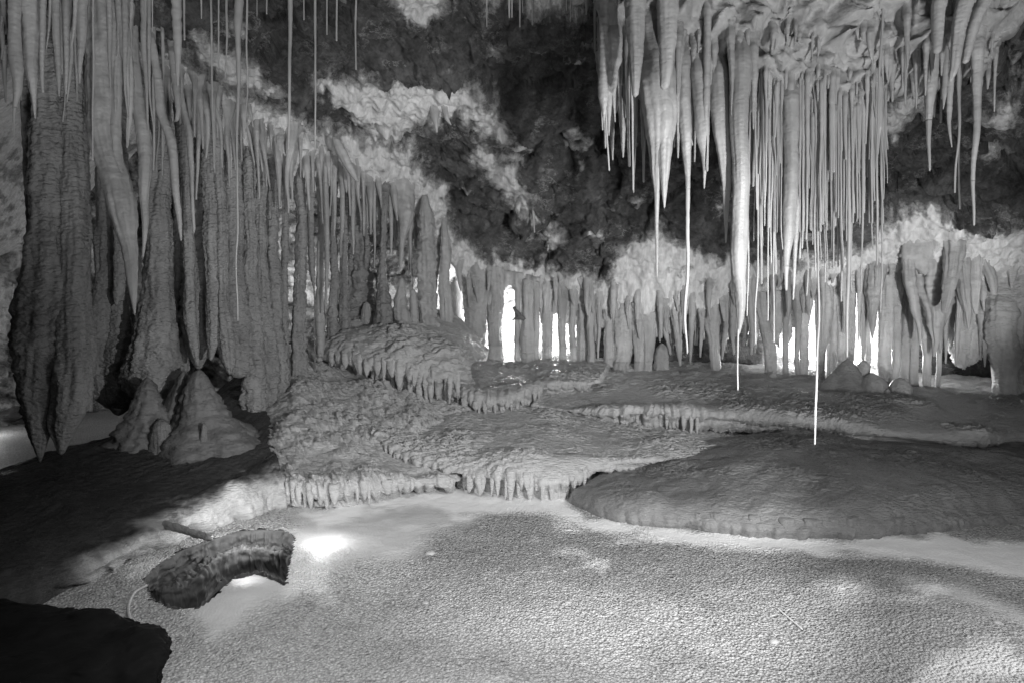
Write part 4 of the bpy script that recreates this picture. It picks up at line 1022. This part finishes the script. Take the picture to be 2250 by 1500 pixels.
stal("medium wedge stalactite with a sharp tip between two long ones", [(1530, 110, 34), (1540, 200, 34), (1545, 290, 28), (1546, 350, 12), (1545, 416, 3)], R + .05, group=GR, ripple=.08)
stal("broad stalactite narrowing to a spike beside the pillar-like one", [(1576, 110, 38), (1582, 250, 42), (1592, 360, 28), (1596, 430, 16), (1597, 535, 3)], R + .05, group=GR, ripple=.08, cut=420, names=("cone", "spike"))
multi("pillar-like stalactite, longest of the thick ones, ending in a bright straw", [[(1625, 60, 52), (1625, 150, 46), (1626, 250, 40), (1625, 350, 36), (1627, 450, 35), (1627, 550, 36), (1627, 620, 30), (1624, 680, 20), (1622, 737, 4)]], R - .05, group=GR, ripple=.06)
straw("bright straw growing from the tip of the pillar-like stalactite", [(1623, 722, 5), (1622, 760, 4), (1621, 857, 3)], R - .05, attach=False)
stal("pale banded stalactite hung with straws, behind the pillar-like one", [(1737, 170, 34), (1736, 300, 32), (1734, 420, 30), (1732, 500, 27), (1729, 570, 14), (1727, 640, 5)], R + .1, group=GR, cut=585, names=("cone", "straw_tip"))
stal("thick pale stalactite between the banded one and the straw bunch", [(1757, 190, 20), (1756, 350, 17), (1748, 480, 14), (1746, 560, 9), (1744, 660, 3)], R + .15, group=GR)
stal("cone stalactite with a long nail-like tip near the dark corner", [(2048, 40, 44), (2048, 110, 32), (2043, 190, 27), (2040, 230, 18), (2038, 300, 9), (2039, 378, 4)], R, group=GR, cut=262, names=("cone", "straw_tip"))
stal("outermost thick stalactite, jointed and ending in a pale straw", [(2148, 60, 34), (2147, 150, 22), (2145, 220, 17), (2142, 330, 11), (2140, 400, 8), (2140, 497, 4)], R, group=GR, cut=395, names=("cone", "straw_tip"))
for lab, pts in [("long fold of calcite running down the boss toward the cone stalactite", [(2075, -60, 36), (2062, 40, 26), (2055, 120, 18)]), ("slanting fold of calcite beside the outermost thick stalactite", [(2130, -60, 40), (2105, 60, 28), (2092, 160, 16), (2088, 182, 5)]),
                 ("steep fold of calcite nearest the dark corner", [(2175, -40, 36), (2140, 60, 24), (2122, 140, 14)]), ("ragged fold of calcite over the triple-pointed stalactite", [(1400, -60, 50), (1398, 60, 40), (1396, 150, 26), (1392, 215, 12)]),
                 ("wide fold of calcite feeding the biggest stalactite", [(1470, -60, 50), (1468, 60, 40), (1466, 140, 30), (1462, 200, 18)])]:
    stal(lab, pts, R - .3, group="folds on the calcite boss", name="calcite_fold", cat="calcite fold", ripple=.12)
GX = "single straws under the calcite boss"
for lab, pts, Y in [
    ("broken straw of great length, bent at its low end and touching the terrace", [(1798, 150, 5), (1797, 400, 5), (1797, 600, 5), (1796, 830, 5), (1793, 900, 5), (1790, 977, 4)], R - .1),
    ("outermost short straw at the free side of the boss", [(1308, 0, 7), (1308, 118, 4)], R), ("long straw beside the triple-pointed stalactite", [(1315, 40, 6), (1318, 160, 5), (1323, 287, 4)], R),
    ("bent double straw below the triple-pointed stalactite", [(1331, 150, 5), (1333, 240, 5), (1336, 320, 4), (1339, 376, 4)], R), ("fine straw clinging to the slim blunt rod", [(1388, 230, 5), (1388, 330, 4), (1389, 419, 3)], R),
    ("hair straw beside the medium wedge stalactite", [(1556, 250, 4), (1556, 378, 3)], R), ("short straw between the cone and the twin straws near the dark corner", [(2070, 120, 6), (2068, 200, 5), (2066, 272, 4)], R),
    ("shorter of the twin straws near the dark corner", [(2107, 120, 8), (2104, 300, 5), (2099, 425, 4)], R), ("longer of the twin straws near the dark corner", [(2108, 140, 9), (2107, 280, 5), (2109, 461, 4)], R + .05),
    ("glowing short straw tip in front of the pale right wall", [(1929, 300, 5), (1928, 480, 5), (1927, 584, 4)], R), ("long straw between the glowing gap and the wide bunch", [(1845, 160, 8), (1846, 400, 7), (1848, 540, 6), (1848, 664, 4)], R + .1),
    ("thickest long straw hanging before the brightest gap", [(1868, 180, 10), (1867, 400, 9), (1865, 600, 8), (1862, 785, 4)], R + .1), ("fine straw ending above the stalagmite boulders", [(1897, 200, 6), (1896, 500, 5), (1893, 642, 3)], R),
    ("straw outside the bunch, its top half hidden by the boss", [(1937, 220, 6), (1938, 500, 4), (1937, 688, 3)], R), ("straw before the dark gap beside the pillar-like stalactite", [(1646, 300, 5), (1645, 520, 4), (1643, 696, 3)], R + .1),
    ("lit straw low beside the straw-ended pillar", [(1664, 330, 5), (1663, 560, 4), (1662, 756, 3)], R + .15), ("kinked straw crossing in front of the slanting column", [(1690, 300, 6), (1688, 500, 4), (1687, 706, 3)], R + .1),
    ("straight straw dropping beside the pale banded stalactite", [(1703, 260, 6), (1702, 520, 4), (1700, 752, 3)], R + .12)]:
    straw(lab, pts, Y, GX)
rg = random.Random(5)
n = 0
CL = [1664, 1676, 1692, 1706, 1722, 1744, 1760, 1770, 1784, 1800, 1812, 1826, 1836, 1852, 1868, 1884, 1896, 1908, 1922, 1938]
for i in range(92):
    u = rg.choice(CL) + rg.gauss(0, 4)
    vt = rg.uniform(150, 260)
    edge = np.interp(u, [1655, 1700, 1760, 1850, 1910, 1945], [470, 520, 500, 480, 440, 410])
    vb = vt + (edge + 60 - vt) * rg.uniform(.3, 1.0)
    if rg.random() < .1: vb += 130
    w = rg.choice([3, 4, 4.5, 5, 6, 7, 9, 11])
    straw("thin pale soda straw in the dense bunch under the calcite boss", [(u, vt, w * 1.7), (u + rg.uniform(-2, 2), (vt + vb) / 2, w), (u + rg.uniform(-4, 4), vb, w * .6)], R + rg.uniform(-.18, .25), "soda straws of the dense bunch")

for i in range(70):
    u = rg.uniform(1325, 2140); v = rg.uniform(30, 215); L = rg.uniform(35, 120); w = rg.uniform(8, 24)
    stal("small stubby nub of calcite among many on the ceiling boss", [(u, v, w), (u + rg.uniform(-2, 2), v + L * .5, w * .6), (u + rg.uniform(-4, 4), v + L, w * .15)], R, M_WHITE, "small nubs on the calcite boss", name="calcite_nub", cat="calcite nub", ripple=.2)
for i in range(104):
    u = rg.uniform(1652, 1948); vt = rg.uniform(140, 290)
    vb = np.interp(u, [1655, 1700, 1760, 1850, 1910, 1945], [470, 520, 500, 480, 440, 410]) + rg.uniform(-170, 60) + (rg.random() < .12) * 130
    w = rg.uniform(2.6, 5.5); dx = rg.uniform(-5, 5)
    straw("hair-thin grey soda straw in the dense bunch under the calcite boss", [(u, vt, w * 2.2), (u + dx * .3, vt + (vb - vt) * .3, w * 1.1), (u + dx, vb, w * .7)], R + rg.uniform(-.1, .3), "soda straws of the dense bunch")
for i in range(46):
    u = rg.uniform(1325, 1660); vt = rg.uniform(40, 200); L_ = rg.uniform(70, 230); w = rg.uniform(7, 22); dx = rg.uniform(-5, 5)
    stal("grey tapering stalactite packed among the larger ones under the calcite boss", [(u, vt, w * 1.6), (u, vt + L_ * .3, w), (u + dx * .6, vt + L_ * .7, w * .5), (u + dx, vt + L_, 3)], R, M_WHITE, "packed stalactites under the calcite boss", ripple=.2, flute=.25)
for i in range(22):
    u = rg.uniform(1960, 2200); vt = rg.uniform(-10, 150); L_ = rg.uniform(50, 150); w = rg.uniform(5, 16)
    stal("small grey stalactite among the folds toward the dark corner of the boss", [(u, vt, w * 1.7), (u - 2, vt + L_ * .35, w), (u - 4, vt + L_, 3)], R, M_WHITE, "small stalactites among the folds", ripple=.2, flute=.25)
for i in range(60):
    u = 1010 + i * 20.5 + rg.uniform(-8, 8)
    v = np.interp(u, [1000, 1100, 1300, 1460, 1650, 1950, 2250], [600, 600, 650, 670, 625, 600, 610]) + rg.uniform(-40, 15); L_ = rg.uniform(25, 80); w = rg.uniform(7, 20)
    stal("short ragged tooth of calcite along the brow above the back columns", [(u, v, w * 1.8), (u + rg.uniform(-2, 2), v + L_ * .35, w), (u + rg.uniform(-5, 5), v + L_, 3)], 9.3, M_FENCE, "ragged teeth along the back brow", name="calcite_tooth", cat="calcite tooth", ripple=.25, flute=.3)
# --- back row: central fence
GF = "dripstone fence at the back, centre"
def fence(lab, pts, Y, group=GF, ground=True, mat=M_FENCE, name="cave_column", cat="column", **k):
    k.setdefault('ripple', .12); k.setdefault('flute', .25); k.setdefault('blend', 4.0)
    q_ = random.Random(len(lab) * 7 + int(pts[0][0]))
    if Y > 9.15 or ground: g_ = q_.uniform(1.0, 1.5); pts = [(a, b + q_.uniform(-6, 6) * (m == 0), c * (g_ if m < len(pts) - 1 else (1 + g_) / 2)) for m, (a, b, c) in enumerate(pts)]
    if ground: k.setdefault('cut', pts[-1][1] - 14)
    return stal(lab, pts, Y, mat, group, name, cat, ground=ground, **k)
for lab, pts, Y in [
    ("wide curtain column next to the pale lit slab", [(1042, 580, 50), (1046, 640, 40), (1045, 700, 34), (1042, 770, 38)], 9.6),
    ("thick column between two bright slits at the fence's near end", [(1084, 590, 44), (1088, 650, 34), (1088, 710, 28), (1088, 772, 32)], 9.6),
    ("thin dim column bordering the broad white opening", [(1138, 610, 16), (1137, 660, 12), (1137, 768, 13)], 9.9),
    ("dark column carrying the knobby helictite, standing free of the fence", [(1160, 610, 18), (1160, 700, 17), (1160, 740, 22), (1162, 788, 26)], 9.4),
    ("translucent column before the narrow flame-shaped gap", [(1177, 620, 18), (1178, 700, 13), (1178, 772, 14)], 9.8),
    ("pale column just beyond the flame-shaped gap", [(1202, 625, 26), (1201, 690, 20), (1202, 772, 20)], 9.8),
    ("pale column between the two tallest white gaps", [(1236, 635, 22), (1235, 700, 12), (1234, 772, 12)], 9.8),
    ("spindle column between the second white gap and the last slit", [(1260, 640, 16), (1258, 710, 10), (1259, 775, 11)], 9.8),
    ("broad pale column closing the bright part of the fence", [(1281, 640, 30), (1281, 710, 22), (1280, 782, 26)], 9.6),
    ("smooth column on a bulb foot beside the broad pale one", [(1300, 650, 18), (1299, 720, 14), (1299, 770, 15), (1299, 788, 18), (1299, 800, 15)], 9.3),
    ("column with dark gaps on both sides, after the thin spike", [(1337, 660, 28), (1338, 720, 20), (1337, 800, 22)], 9.3),
    ("widest banded column of the fence, almost a wall", [(1372, 640, 48), (1370, 720, 42), (1368, 770, 32), (1366, 806, 34)], 9.3),
    ("banded column between the widest one and the arched hole", [(1404, 670, 24), (1404, 730, 18), (1404, 806, 17)], 9.25),
    ("drooping column at the near side of the arched hole", [(1428, 690, 26), (1426, 740, 20), (1423, 806, 16)], 9.2),
    ("long cone column joined to the terrace in the middle of the fringe", [(1562, 620, 46), (1564, 690, 36), (1570, 750, 22), (1573, 825, 17)], 9.0),
    ("slanting dark column on a pale round foot", [(1672, 640, 26), (1678, 710, 18), (1692, 780, 20), (1697, 845, 20)], 8.8)]:
    fence(lab, pts, Y)
GQ = "stalactites of the back fringe"
for lab, pts, Y in [
    ("thin spike between the bulb-footed column and the dark gap", [(1315, 640, 18), (1315, 700, 10), (1315, 788, 4)], 9.3),
    ("leaf-shaped stalactite over the arched hole", [(1455, 680, 30), (1462, 720, 16), (1473, 780, 4)], 9.15),
    ("long tooth stalactite past the arched hole, tip on the shelf", [(1480, 650, 30), (1484, 700, 20), (1490, 750, 14), (1494, 804, 5)], 9.1),
    ("narrow tooth beside the knobbly stalactite's straw", [(1520, 640, 22), (1521, 700, 13), (1519, 770, 7), (1518, 800, 3)], 9.1),
    ("flared tooth before the long cone column", [(1540, 640, 22), (1541, 700, 12), (1537, 785, 4)], 9.1),
    ("short tooth hanging inside the arched hole", [(1447, 690, 16), (1449, 730, 8), (1450, 752, 3)], 9.1),
    ("broad tooth after the long cone column", [(1596, 630, 30), (1598, 690, 20), (1592, 740, 10), (1588, 790, 3)], 9.0),
    ("tooth half hidden behind the pillar-like stalactite", [(1615, 620, 24), (1612, 700, 14), (1610, 780, 4)], 9.0),
    ("slender tooth in shade before the slanting dark column", [(1650, 600, 22), (1652, 690, 12), (1654, 780, 4)], 8.9),
    ("small translucent curtain tip before the broad white opening", [(1108, 580, 22), (1106, 620, 12), (1104, 650, 3)], 9.6),
    ("short spike over the flame-shaped gap", [(1190, 600, 16), (1189, 640, 9), (1188, 690, 3)], 9.7),
    ("short spike over the tallest white gap", [(1222, 610, 14), (1221, 650, 8), (1220, 690, 3)], 9.7),
    ("pair of tiny white drips in the dark pocket of the wall", [(1283, 615, 8), (1283, 636, 3)], 9.35)]:
    stal(lab, pts, Y, M_FENCE, GQ, ripple=.2, flute=.3, blend=3.5)
rg = random.Random(9)
for i in range(7):
    u = 1290 + i * 54 + rg.uniform(-5, 5)
    v0 = np.interp(u, [1290, 1400, 1460, 1550, 1650], [650, 665, 680, 650, 620])
    stal("short pale drip in the fringe along the back wall's lower edge", [(u, v0 - 40, rg.uniform(14, 24)), (u, v0 + 20, rg.uniform(8, 13)), (u + rg.uniform(-3, 3), v0 + rg.uniform(45, 100), 3)], 9.25 - (u - 1290) * .0006 - rg.uniform(0, .15), M_FENCE, "short drips of the back fringe", ripple=.12)
# --- back row, right of the pillar
GH = "dripstone fence at the back before the bright gaps"
for lab, pts, Y in [
    ("thin column before the first bright chink", [(1727, 630, 18), (1727, 720, 10), (1727, 840, 11)], 8.9),
    ("tapered column at the near border of the brightest gap", [(1752, 620, 24), (1754, 700, 14), (1752, 790, 9), (1752, 838, 10)], 8.9),
    ("pale glowing column inside the brightest gap", [(1770, 630, 26), (1764, 720, 12), (1768, 800, 12), (1766, 840, 14)], 9.3),
    ("dark tapering column splitting the brightest gap", [(1812, 620, 26), (1814, 700, 19), (1808, 770, 13), (1806, 835, 12)], 8.8),
    ("narrow column past the splitting one, backlit", [(1834, 630, 18), (1834, 720, 11), (1832, 832, 9)], 8.9),
    ("broad backlit column above the first stalagmite boulder", [(1850, 620, 28), (1850, 700, 22), (1852, 760, 18), (1852, 830, 20)], 8.8),
    ("slightly bowed thin column just before the splitting one", [(1799, 640, 18), (1797, 720, 9), (1800, 790, 8), (1798, 836, 9)], 9.1),
    ("thin column between the splitting one and the narrow backlit one", [(1823, 640, 18), (1824, 730, 8), (1822, 834, 8)], 9.05),
    ("thin column behind the sharp stalactite over the knobbed stalagmite", [(1908, 640, 20), (1907, 730, 10), (1906, 840, 10)], 9.1),
    ("dark straight column beside the broad backlit one", [(1869, 610, 20), (1869, 720, 13), (1868, 830, 13)], 8.75),
    ("thick banded column behind the stalagmite boulders", [(1950, 600, 32), (1950, 660, 25), (1947, 740, 22), (1946, 850, 24)], 8.6),
    ("banded column with a chipped point at mid height", [(1971, 600, 24), (1971, 660, 21), (1969, 720, 19), (1968, 845, 14)], 8.55),
    ("glowing column lit from behind past the chipped one", [(1993, 640, 18), (1990, 720, 14), (1990, 855, 18)], 8.9),
    ("column at the edge of the last bright gap", [(2008, 660, 20), (2008, 730, 15), (2008, 858, 17)], 8.6),
    ("lone short column in the dark recess", [(2036, 680, 22), (2036, 760, 14), (2036, 858, 14)], 8.7),
    ("thin column deep in the dark recess", [(2062, 700, 18), (2062, 780, 9), (2062, 860, 8)], 8.8)]:
    fence(lab, pts, Y, GH)
multi("giant pocked column standing on a stepped foot at the end of the terrace", [[(2195, 600, 56), (2200, 680, 58), (2205, 760, 62), (2205, 810, 50), (2204, 830, 44), (2208, 880, 50)], [(2240, 600, 40), (2245, 720, 30), (2248, 800, 12)]], 7.85, M_FENCE, None, "cave_column", "column", ground=True, ripple=.14, flute=.25)
GJ = "big stalactites of the right back curtain"
for lab, pts, Y in [
    ("sharp stalactite whose tip hangs above the knobbed stalagmite", [(1898, 600, 24), (1898, 700, 14), (1898, 760, 9), (1897, 792, 4)], 8.7),
    ("leaf-like stalactite pointing between two bright gaps", [(1925, 570, 42), (1920, 640, 32), (1918, 700, 16), (1917, 745, 3)], 8.6),
    ("bent stalactite sweeping down beside the pocked curtain", [(1996, 560, 26), (2002, 620, 24), (2012, 680, 18), (2018, 720, 11), (2020, 758, 3)], 8.5),
    ("double-tipped cone stalactite, largest of the back curtain", [(2045, 560, 90), (2050, 640, 72), (2054, 700, 40), (2056, 750, 16), (2055, 784, 4)], 8.3),
    ("slender companion at the side of the double-tipped cone", [(2070, 600, 30), (2066, 700, 14), (2066, 776, 4)], 8.25),
    ("curving drapery stalactite descending from the lumpy brow", [(2095, 530, 44), (2092, 590, 34), (2082, 640, 24), (2074, 690, 12)], 8.1),
    ("straight dark-tipped spike between the cone and the bent draperies", [(2106, 580, 26), (2108, 680, 14), (2102, 760, 9), (2099, 805, 3)], 8.2),
    ("outward-leaning drapery stalactite below the lumpy brow", [(2108, 560, 30), (2118, 640, 24), (2128, 690, 14), (2130, 725, 4)], 8.1),
    ("long arm-like stalactite with a crooked end", [(2140, 560, 32), (2142, 620, 24), (2143, 670, 14), (2146, 692, 6)], 8.0),
    ("arched stalactite reaching toward the giant pocked column", [(2160, 570, 26), (2178, 610, 20), (2186, 650, 10)], 8.0),
    ("heavy cone stalactite ending in a thin nail before the giant column", [(2172, 620, 60), (2172, 700, 44), (2166, 750, 20), (2162, 780, 7), (2162, 806, 3)], 8.2),
    ("short stubby stalactite under the outward-leaning drapery", [(2093, 660, 26), (2090, 700, 20), (2100, 735, 5)], 8.2)]:
    stal(lab, pts, Y, M_WHITE, GJ, ripple=.16, flute=.3, blend=2.4)
rg = random.Random(14)
for i in range(8):
    u = 1660 + i * 38 + rg.uniform(-5, 5)
    stal("narrow drip in the fringe above the bright gaps", [(u, 585, rg.uniform(14, 24)), (u, 650, rg.uniform(8, 13)), (u + rg.uniform(-3, 3), rg.uniform(680, 760), 3)], 8.9 - rg.uniform(0, .25), M_FENCE, "narrow drips above the bright gaps", ripple=.12)
for i in range(6):
    u = 2000 + i * 40 + rg.uniform(-5, 5)
    stal("small drip hanging in the dark recess behind the big cones", [(u, 660, rg.uniform(12, 20)), (u, 740, rg.uniform(7, 10)), (u + rg.uniform(-3, 3), rg.uniform(770, 830), 3)], 8.9 - rg.uniform(0, .25), M_FENCE, "small drips of the dark recess", ripple=.12)

# --- stalagmites on the shelves
for lab, pts, Y in [
    ("white dome stalagmite inside the arched hole", [(1455, 754, 14), (1455, 765, 24), (1454, 785, 32), (1454, 806, 34)], 9.2),
    ("pale round foot stalagmite under the slanting dark column", [(1697, 818, 16), (1697, 830, 21), (1697, 850, 22)], 8.6),
    ("pointed stalagmite boulder rising against the brightest gap", [(1862, 788, 14), (1861, 805, 40), (1860, 825, 66), (1856, 845, 90)], 8.12),
    ("knobbed stalagmite with a round head beside the pointed boulder", [(1897, 790, 16), (1897, 802, 26), (1896, 825, 28), (1896, 850, 40)], 8.1),
    ("low rounded stalagmite boulder at the near side of the heap", [(1832, 817, 18), (1832, 830, 30), (1828, 850, 50)], 8.08),
    ("squat boulder stalagmite in front of the thick banded column", [(1916, 818, 20), (1918, 832, 50), (1920, 860, 66)], 7.95),
    ("flat-topped dark boulder stalagmite at the far side of the heap", [(1978, 829, 30), (1978, 838, 44), (1978, 868, 50)], 7.85),
    ("small pale knob in front of the dark boulder", [(1950, 853, 8), (1950, 860, 12), (1950, 872, 14)], 7.78),
    ("smallest pale knob at the foot of the dark boulder", [(1968, 860, 8), (1967, 866, 16), (1967, 876, 18)], 7.76),
    ("stump-like mound on the upper shelf's slope", [(1684, 888, 18), (1684, 900, 40), (1684, 925, 66)], 7.4),
    ("tiny nipple stalagmite at the foot of the broken straw", [(1779, 962, 4), (1779, 970, 9), (1779, 982, 12)], 6.5),
    ("low lump on the dim end of the upper shelf", [(2136, 876, 14), (2136, 884, 30), (2136, 896, 40)], 7.65)]:
    stal(lab, pts, Y, M_LUMP, "stalagmites on the upper shelf", "stalagmite", "stalagmite", attach=False, ground=True, ripple=.1, flute=.12)

# --- pale lit slab and the lumpy brow
inflate("rock_slab", [(990, 620), (1000, 600), (1015, 640), (1020, 690), (1030, 740), (1025, 762), (990, 742), (985, 690)], 10.6, .12, M_WHITE, "pale lit slab of cracked rock in the gap beside the central fence", "rock slab", 5, .04, 8, 4, edge=14)
# --- drips on the pale patches of the rock slope
for lab, pts in [("longest drip under the pale patch of the rock slope", [(952, 232, 26), (957, 262, 14), (961, 293, 3)]), ("short double drip beside the longest one on the pale patch", [(975, 232, 16), (983, 262, 9), (992, 276, 3)]),
                  
                  ("thin straw under the lower pale patch on the dark rock", [(1171, 455, 7), (1172, 480, 5), (1174, 512, 3)]), ("little white fang under the small overhang of the rock slope", [(1206, 538, 10), (1203, 552, 3)]),
                 ]:
    stal(lab, pts, float(ceil_Y(np.array(pts[0][0] * 1.0), np.array(pts[0][1] * 1.0))), M_WHITE, "drips on the rock slope", name="drip_stalactite", ripple=.2)

# --- small things
knob = inflate("helictite", [(1124, 676), (1130, 671), (1138, 680), (1148, 690), (1158, 700), (1150, 706), (1138, 703), (1124, 706), (1124, 701), (1134, 695), (1128, 684)], 9.3, .05, M_KNOB, "dark knobby helictite silhouetted against the broad white opening", "helictite", 2, .012, 20, 9, edge=8)

def rod(name, a, b, ra, rb, mat, label, cat, group=None, seed=3, mid=None):
    P = np.array([a] + ([mid] if mid is not None else []) + [b], float)
    t = np.linspace(0, len(P) - 1, 40); c = catmull(P, t) if len(P) > 2 else P[0] + (P[1] - P[0]) * (t / 1)[:, None]
    tan = np.gradient(c, axis=0); tan /= np.linalg.norm(tan, axis=1, keepdims=True)
    s = np.cross(tan, [0, 0, 1.0]); s /= np.linalg.norm(s, axis=1, keepdims=True); up = np.cross(s, tan)
    r = np.linspace(ra, rb, 40); e = np.linspace(0, 1, 40); r = r * np.sqrt(np.clip(1 - (2 * np.abs(e - .5)) ** 24, .02, 1))
    ang = np.linspace(0, 2 * np.pi, 12, endpoint=False)
    V = c[:, None] + (r[:, None] * np.cos(ang))[..., None] * s[:, None] + (r[:, None] * np.sin(ang))[..., None] * up[:, None]
    V = V * 1.0 + .15 * ra * fbm(V * 30, 3, seed)[..., None]
    return thing(tube_obj(name, V, mat), label, cat, group)

def on_plane(u, v, z):
    q = unproj(u, v, 1.0); t = (CAMZ - z) / (CAMZ - q[2]); return np.array([q[0] * t, t, z])
rod("fallen_stalactite", on_plane(345, 1146, .17), on_plane(466, 1182, .2), .03, .024, M_LUMP, "grey fallen stalactite bridging the dark slope and the stepped pit", "fallen stalactite")
stal("bright round knob stalagmite lit beside the fallen stalactite", [(334, 1148, 16), (335, 1158, 27), (335, 1185, 34)], 4.75, M_FENCE, None, "stalagmite", "stalagmite", attach=False, ground=True)
cab = np.array([on_plane(u, v, .0) for u, v in [(322, 1288), (298, 1302), (287, 1320), (282, 1340), (285, 1362), (292, 1376)]])
cab[:, 2] = floor_base(cab[:, 0], cab[:, 1]) + .014
ct = catmull(cab, np.linspace(0, 5, 60)); tan = np.gradient(ct, axis=0); tan /= np.linalg.norm(tan, axis=1, keepdims=True); sd = np.cross(tan, [0, 0, 1.0]); ang = np.linspace(0, 2 * np.pi, 10, endpoint=False)
V = ct[:, None] + .009 * (np.cos(ang)[:, None] * sd[:, None] + np.sin(ang)[:, None] * np.array([0, 0, 1.0]))
thing(tube_obj("cable", V, M_CABLE), "thin pale cable curving over the floor beside the stepped pit", "cable")
def on_floor(u, v, lift):
    p = on_plane(u, v, .03); p[2] = floor_base(p[0:1], p[1:2])[0] + lift; return p
rod("fallen_straw", on_floor(1708, 1322, .008), on_floor(1764, 1368, .008), .005, .004, M_PALE, "fallen straw lying on the bright pool floor", "fallen straw")
for u, v, w, lab in [(934, 1318, 16, "largest loose pebble, on the pebbled floor near the middle"), (1247, 1323, 14, "flat round loose pebble on the floor below the bulging shelf"), (945, 1203, 22, "pale loose stone where smooth floor turns to pebbles"), (1700, 1392, 24, "angular white flake of crust lying on the floor"),
                     (2190, 1380, 20, "smooth loose stone on the bright patch at the edge of the floor"), (376, 1396, 18, "loose stone tucked by the tip of the shaded ledge")]:
    p = on_floor(u, v, .004); r = w * .5 / F * p[1]
    a = np.linspace(0, np.pi, 12)[:, None]; b = np.linspace(0, 2 * np.pi, 18, endpoint=False)[None]
    V = np.stack([np.sin(a) * np.cos(b), np.sin(a) * np.sin(b) * .8, np.cos(a) * .5 + 0 * b], -1)
    V = p + r * V * (1 + .22 * fbm(V * 1.6 + u, 3, 77)[..., None])
    V[0] += 0; thing(tube_obj("pebble", V, M_STRAW), lab, "pebble", "loose stones on the floor")

# ------------------------------------------------------------------ light
def lamp(name, kind, loc, energy, target=None, size=.1, spot=None, blend=.5):
    d = bpy.data.lights.new(name, kind); d.energy = energy
    if kind == 'AREA': d.size = size
    else: d.shadow_soft_size = size
    if kind == 'SPOT': d.spot_size = math.radians(spot); d.spot_blend = blend
    o = bpy.data.objects.new(name, d); o.location = loc; COL.objects.link(o)
    if target is not None: o.rotation_euler = (Vector(target) - Vector(loc)).to_track_quat('-Z', 'Y').to_euler()
    return o

def at(u, v, Y): return tuple(unproj(u, v, Y))
lamp("path_lamp", 'SPOT', (2.4, .5, 1.55), 970, (-.7, 7.5, .95), .06, 56, .5)
lamp("path_lamp", 'SPOT', (2.2, .6, 1.9), 95, (2.6, 7.6, .8), .1, 60, .9)
for x0, tg, e in ((2.3, (1.0, 9.3, 2.05), 480), (2.9, (3.2, 9.0, 2.05), 520), (3.6, (5.0, 8.3, 1.95), 1000)):
    lamp("curtain_fill_lamp", 'SPOT', (x0, 2.5, .3), e, tg, .08, 27, .7)  # unseen low spots, added to brighten the back fence and brow
lamp("boss_fill_lamp", 'SPOT', (2.7, .3, .8), 720, (2.6, 4.9, 3.2), .15, 74, .8)  # unseen spot, added to lift the brightness of the calcite boss
lamp("ceiling_fill_lamp", 'SPOT', (.9, .3, .7), 125, (1.1, 5.4, 2.9), .3, 110, .7)  # unseen spot low beside the camera, added to brighten the ceiling rock
lamp("pool_lamp", 'SPOT', (2.7, 1.9, 2.8), 225, (1.5, 3.8, 0), .12, 128, 1.0)
lamp("pool_lamp", 'SPOT', (-.4, 1.9, 2.9), 320, (-.6, 3.8, 0), .12, 88, 1.0)  # unseen overhead spot, added to brighten the left part of the floor
lamp("corner_lamp", 'POINT', (2.9, 2.3, .5), 30, None, .08)
lamp("crust_lamp", 'POINT', tuple(on_plane(545, 1152, .13)), 9, None, .05)
lamp("crust_lamp", 'POINT', tuple(on_plane(712, 1165, .09)), 3, None, .05)
lamp("gap_lamp", 'POINT', at(1860, 770, 10.6), 170, None, .12)
lamp("gap_lamp", 'POINT', at(1790, 770, 11.0), 150, None, .12)
lamp("fence_lamp", 'POINT', at(1215, 740, 10.9), 100, None, .12)
lamp("fence_lamp", 'POINT', at(1110, 720, 11.1), 85, None, .12)
lamp("gap_lamp", 'POINT', at(1788, 780, 9.5), 22, None, .06)  # extra lamps close behind the columns, added so their edges glow
lamp("gap_lamp", 'POINT', at(1888, 780, 9.4), 22, None, .06)
lamp("fence_lamp", 'POINT', at(1117, 730, 10.3), 16, None, .06)  # extra lamps added close behind the central fence for the same edge glow
lamp("fence_lamp", 'POINT', at(1222, 755, 10.3), 16, None, .06)
lamp("column_lamp", 'POINT', at(690, 600, 10.2), 28, None, .1)
lamp("side_lamp", 'POINT', at(-20, 920, 8.4), 4, None, .1)
lamp("left_fill_lamp", 'SPOT', (-.2, .4, .7), 680, (-2.4, 5, 4.7), .12, 62, 1.0)  # unseen fill, added for the upper left stalactites

w = bpy.data.worlds.new("World"); scene.world = w; w.use_nodes = True
bg = w.node_tree.nodes["Background"]; bg.inputs[0].default_value = (1, 1, 1, 1); bg.inputs[1].default_value = .012

# ------------------------------------------------------------------ camera and render
cam = bpy.data.cameras.new("Camera"); co = bpy.data.objects.new("Camera", cam); COL.objects.link(co)
cam.sensor_width = 36; cam.lens = 36 * F / 2250; cam.clip_end = 200; cam.clip_start = .05
co.location = (0, 0, CAMZ); co.rotation_euler = (math.radians(90) - PITCH, 0, 0)
scene.camera = co
scene.view_settings.view_transform = 'Standard'; scene.view_settings.look = 'None'
scene.view_settings.exposure = 0; scene.view_settings.gamma = 1
scene.render.engine = 'CYCLES'
scene.cycles.use_denoising = True
scene.cycles.max_bounces = 6; scene.cycles.diffuse_bounces = 4; scene.cycles.glossy_bounces = 2
scene.cycles.sample_clamp_indirect = 4
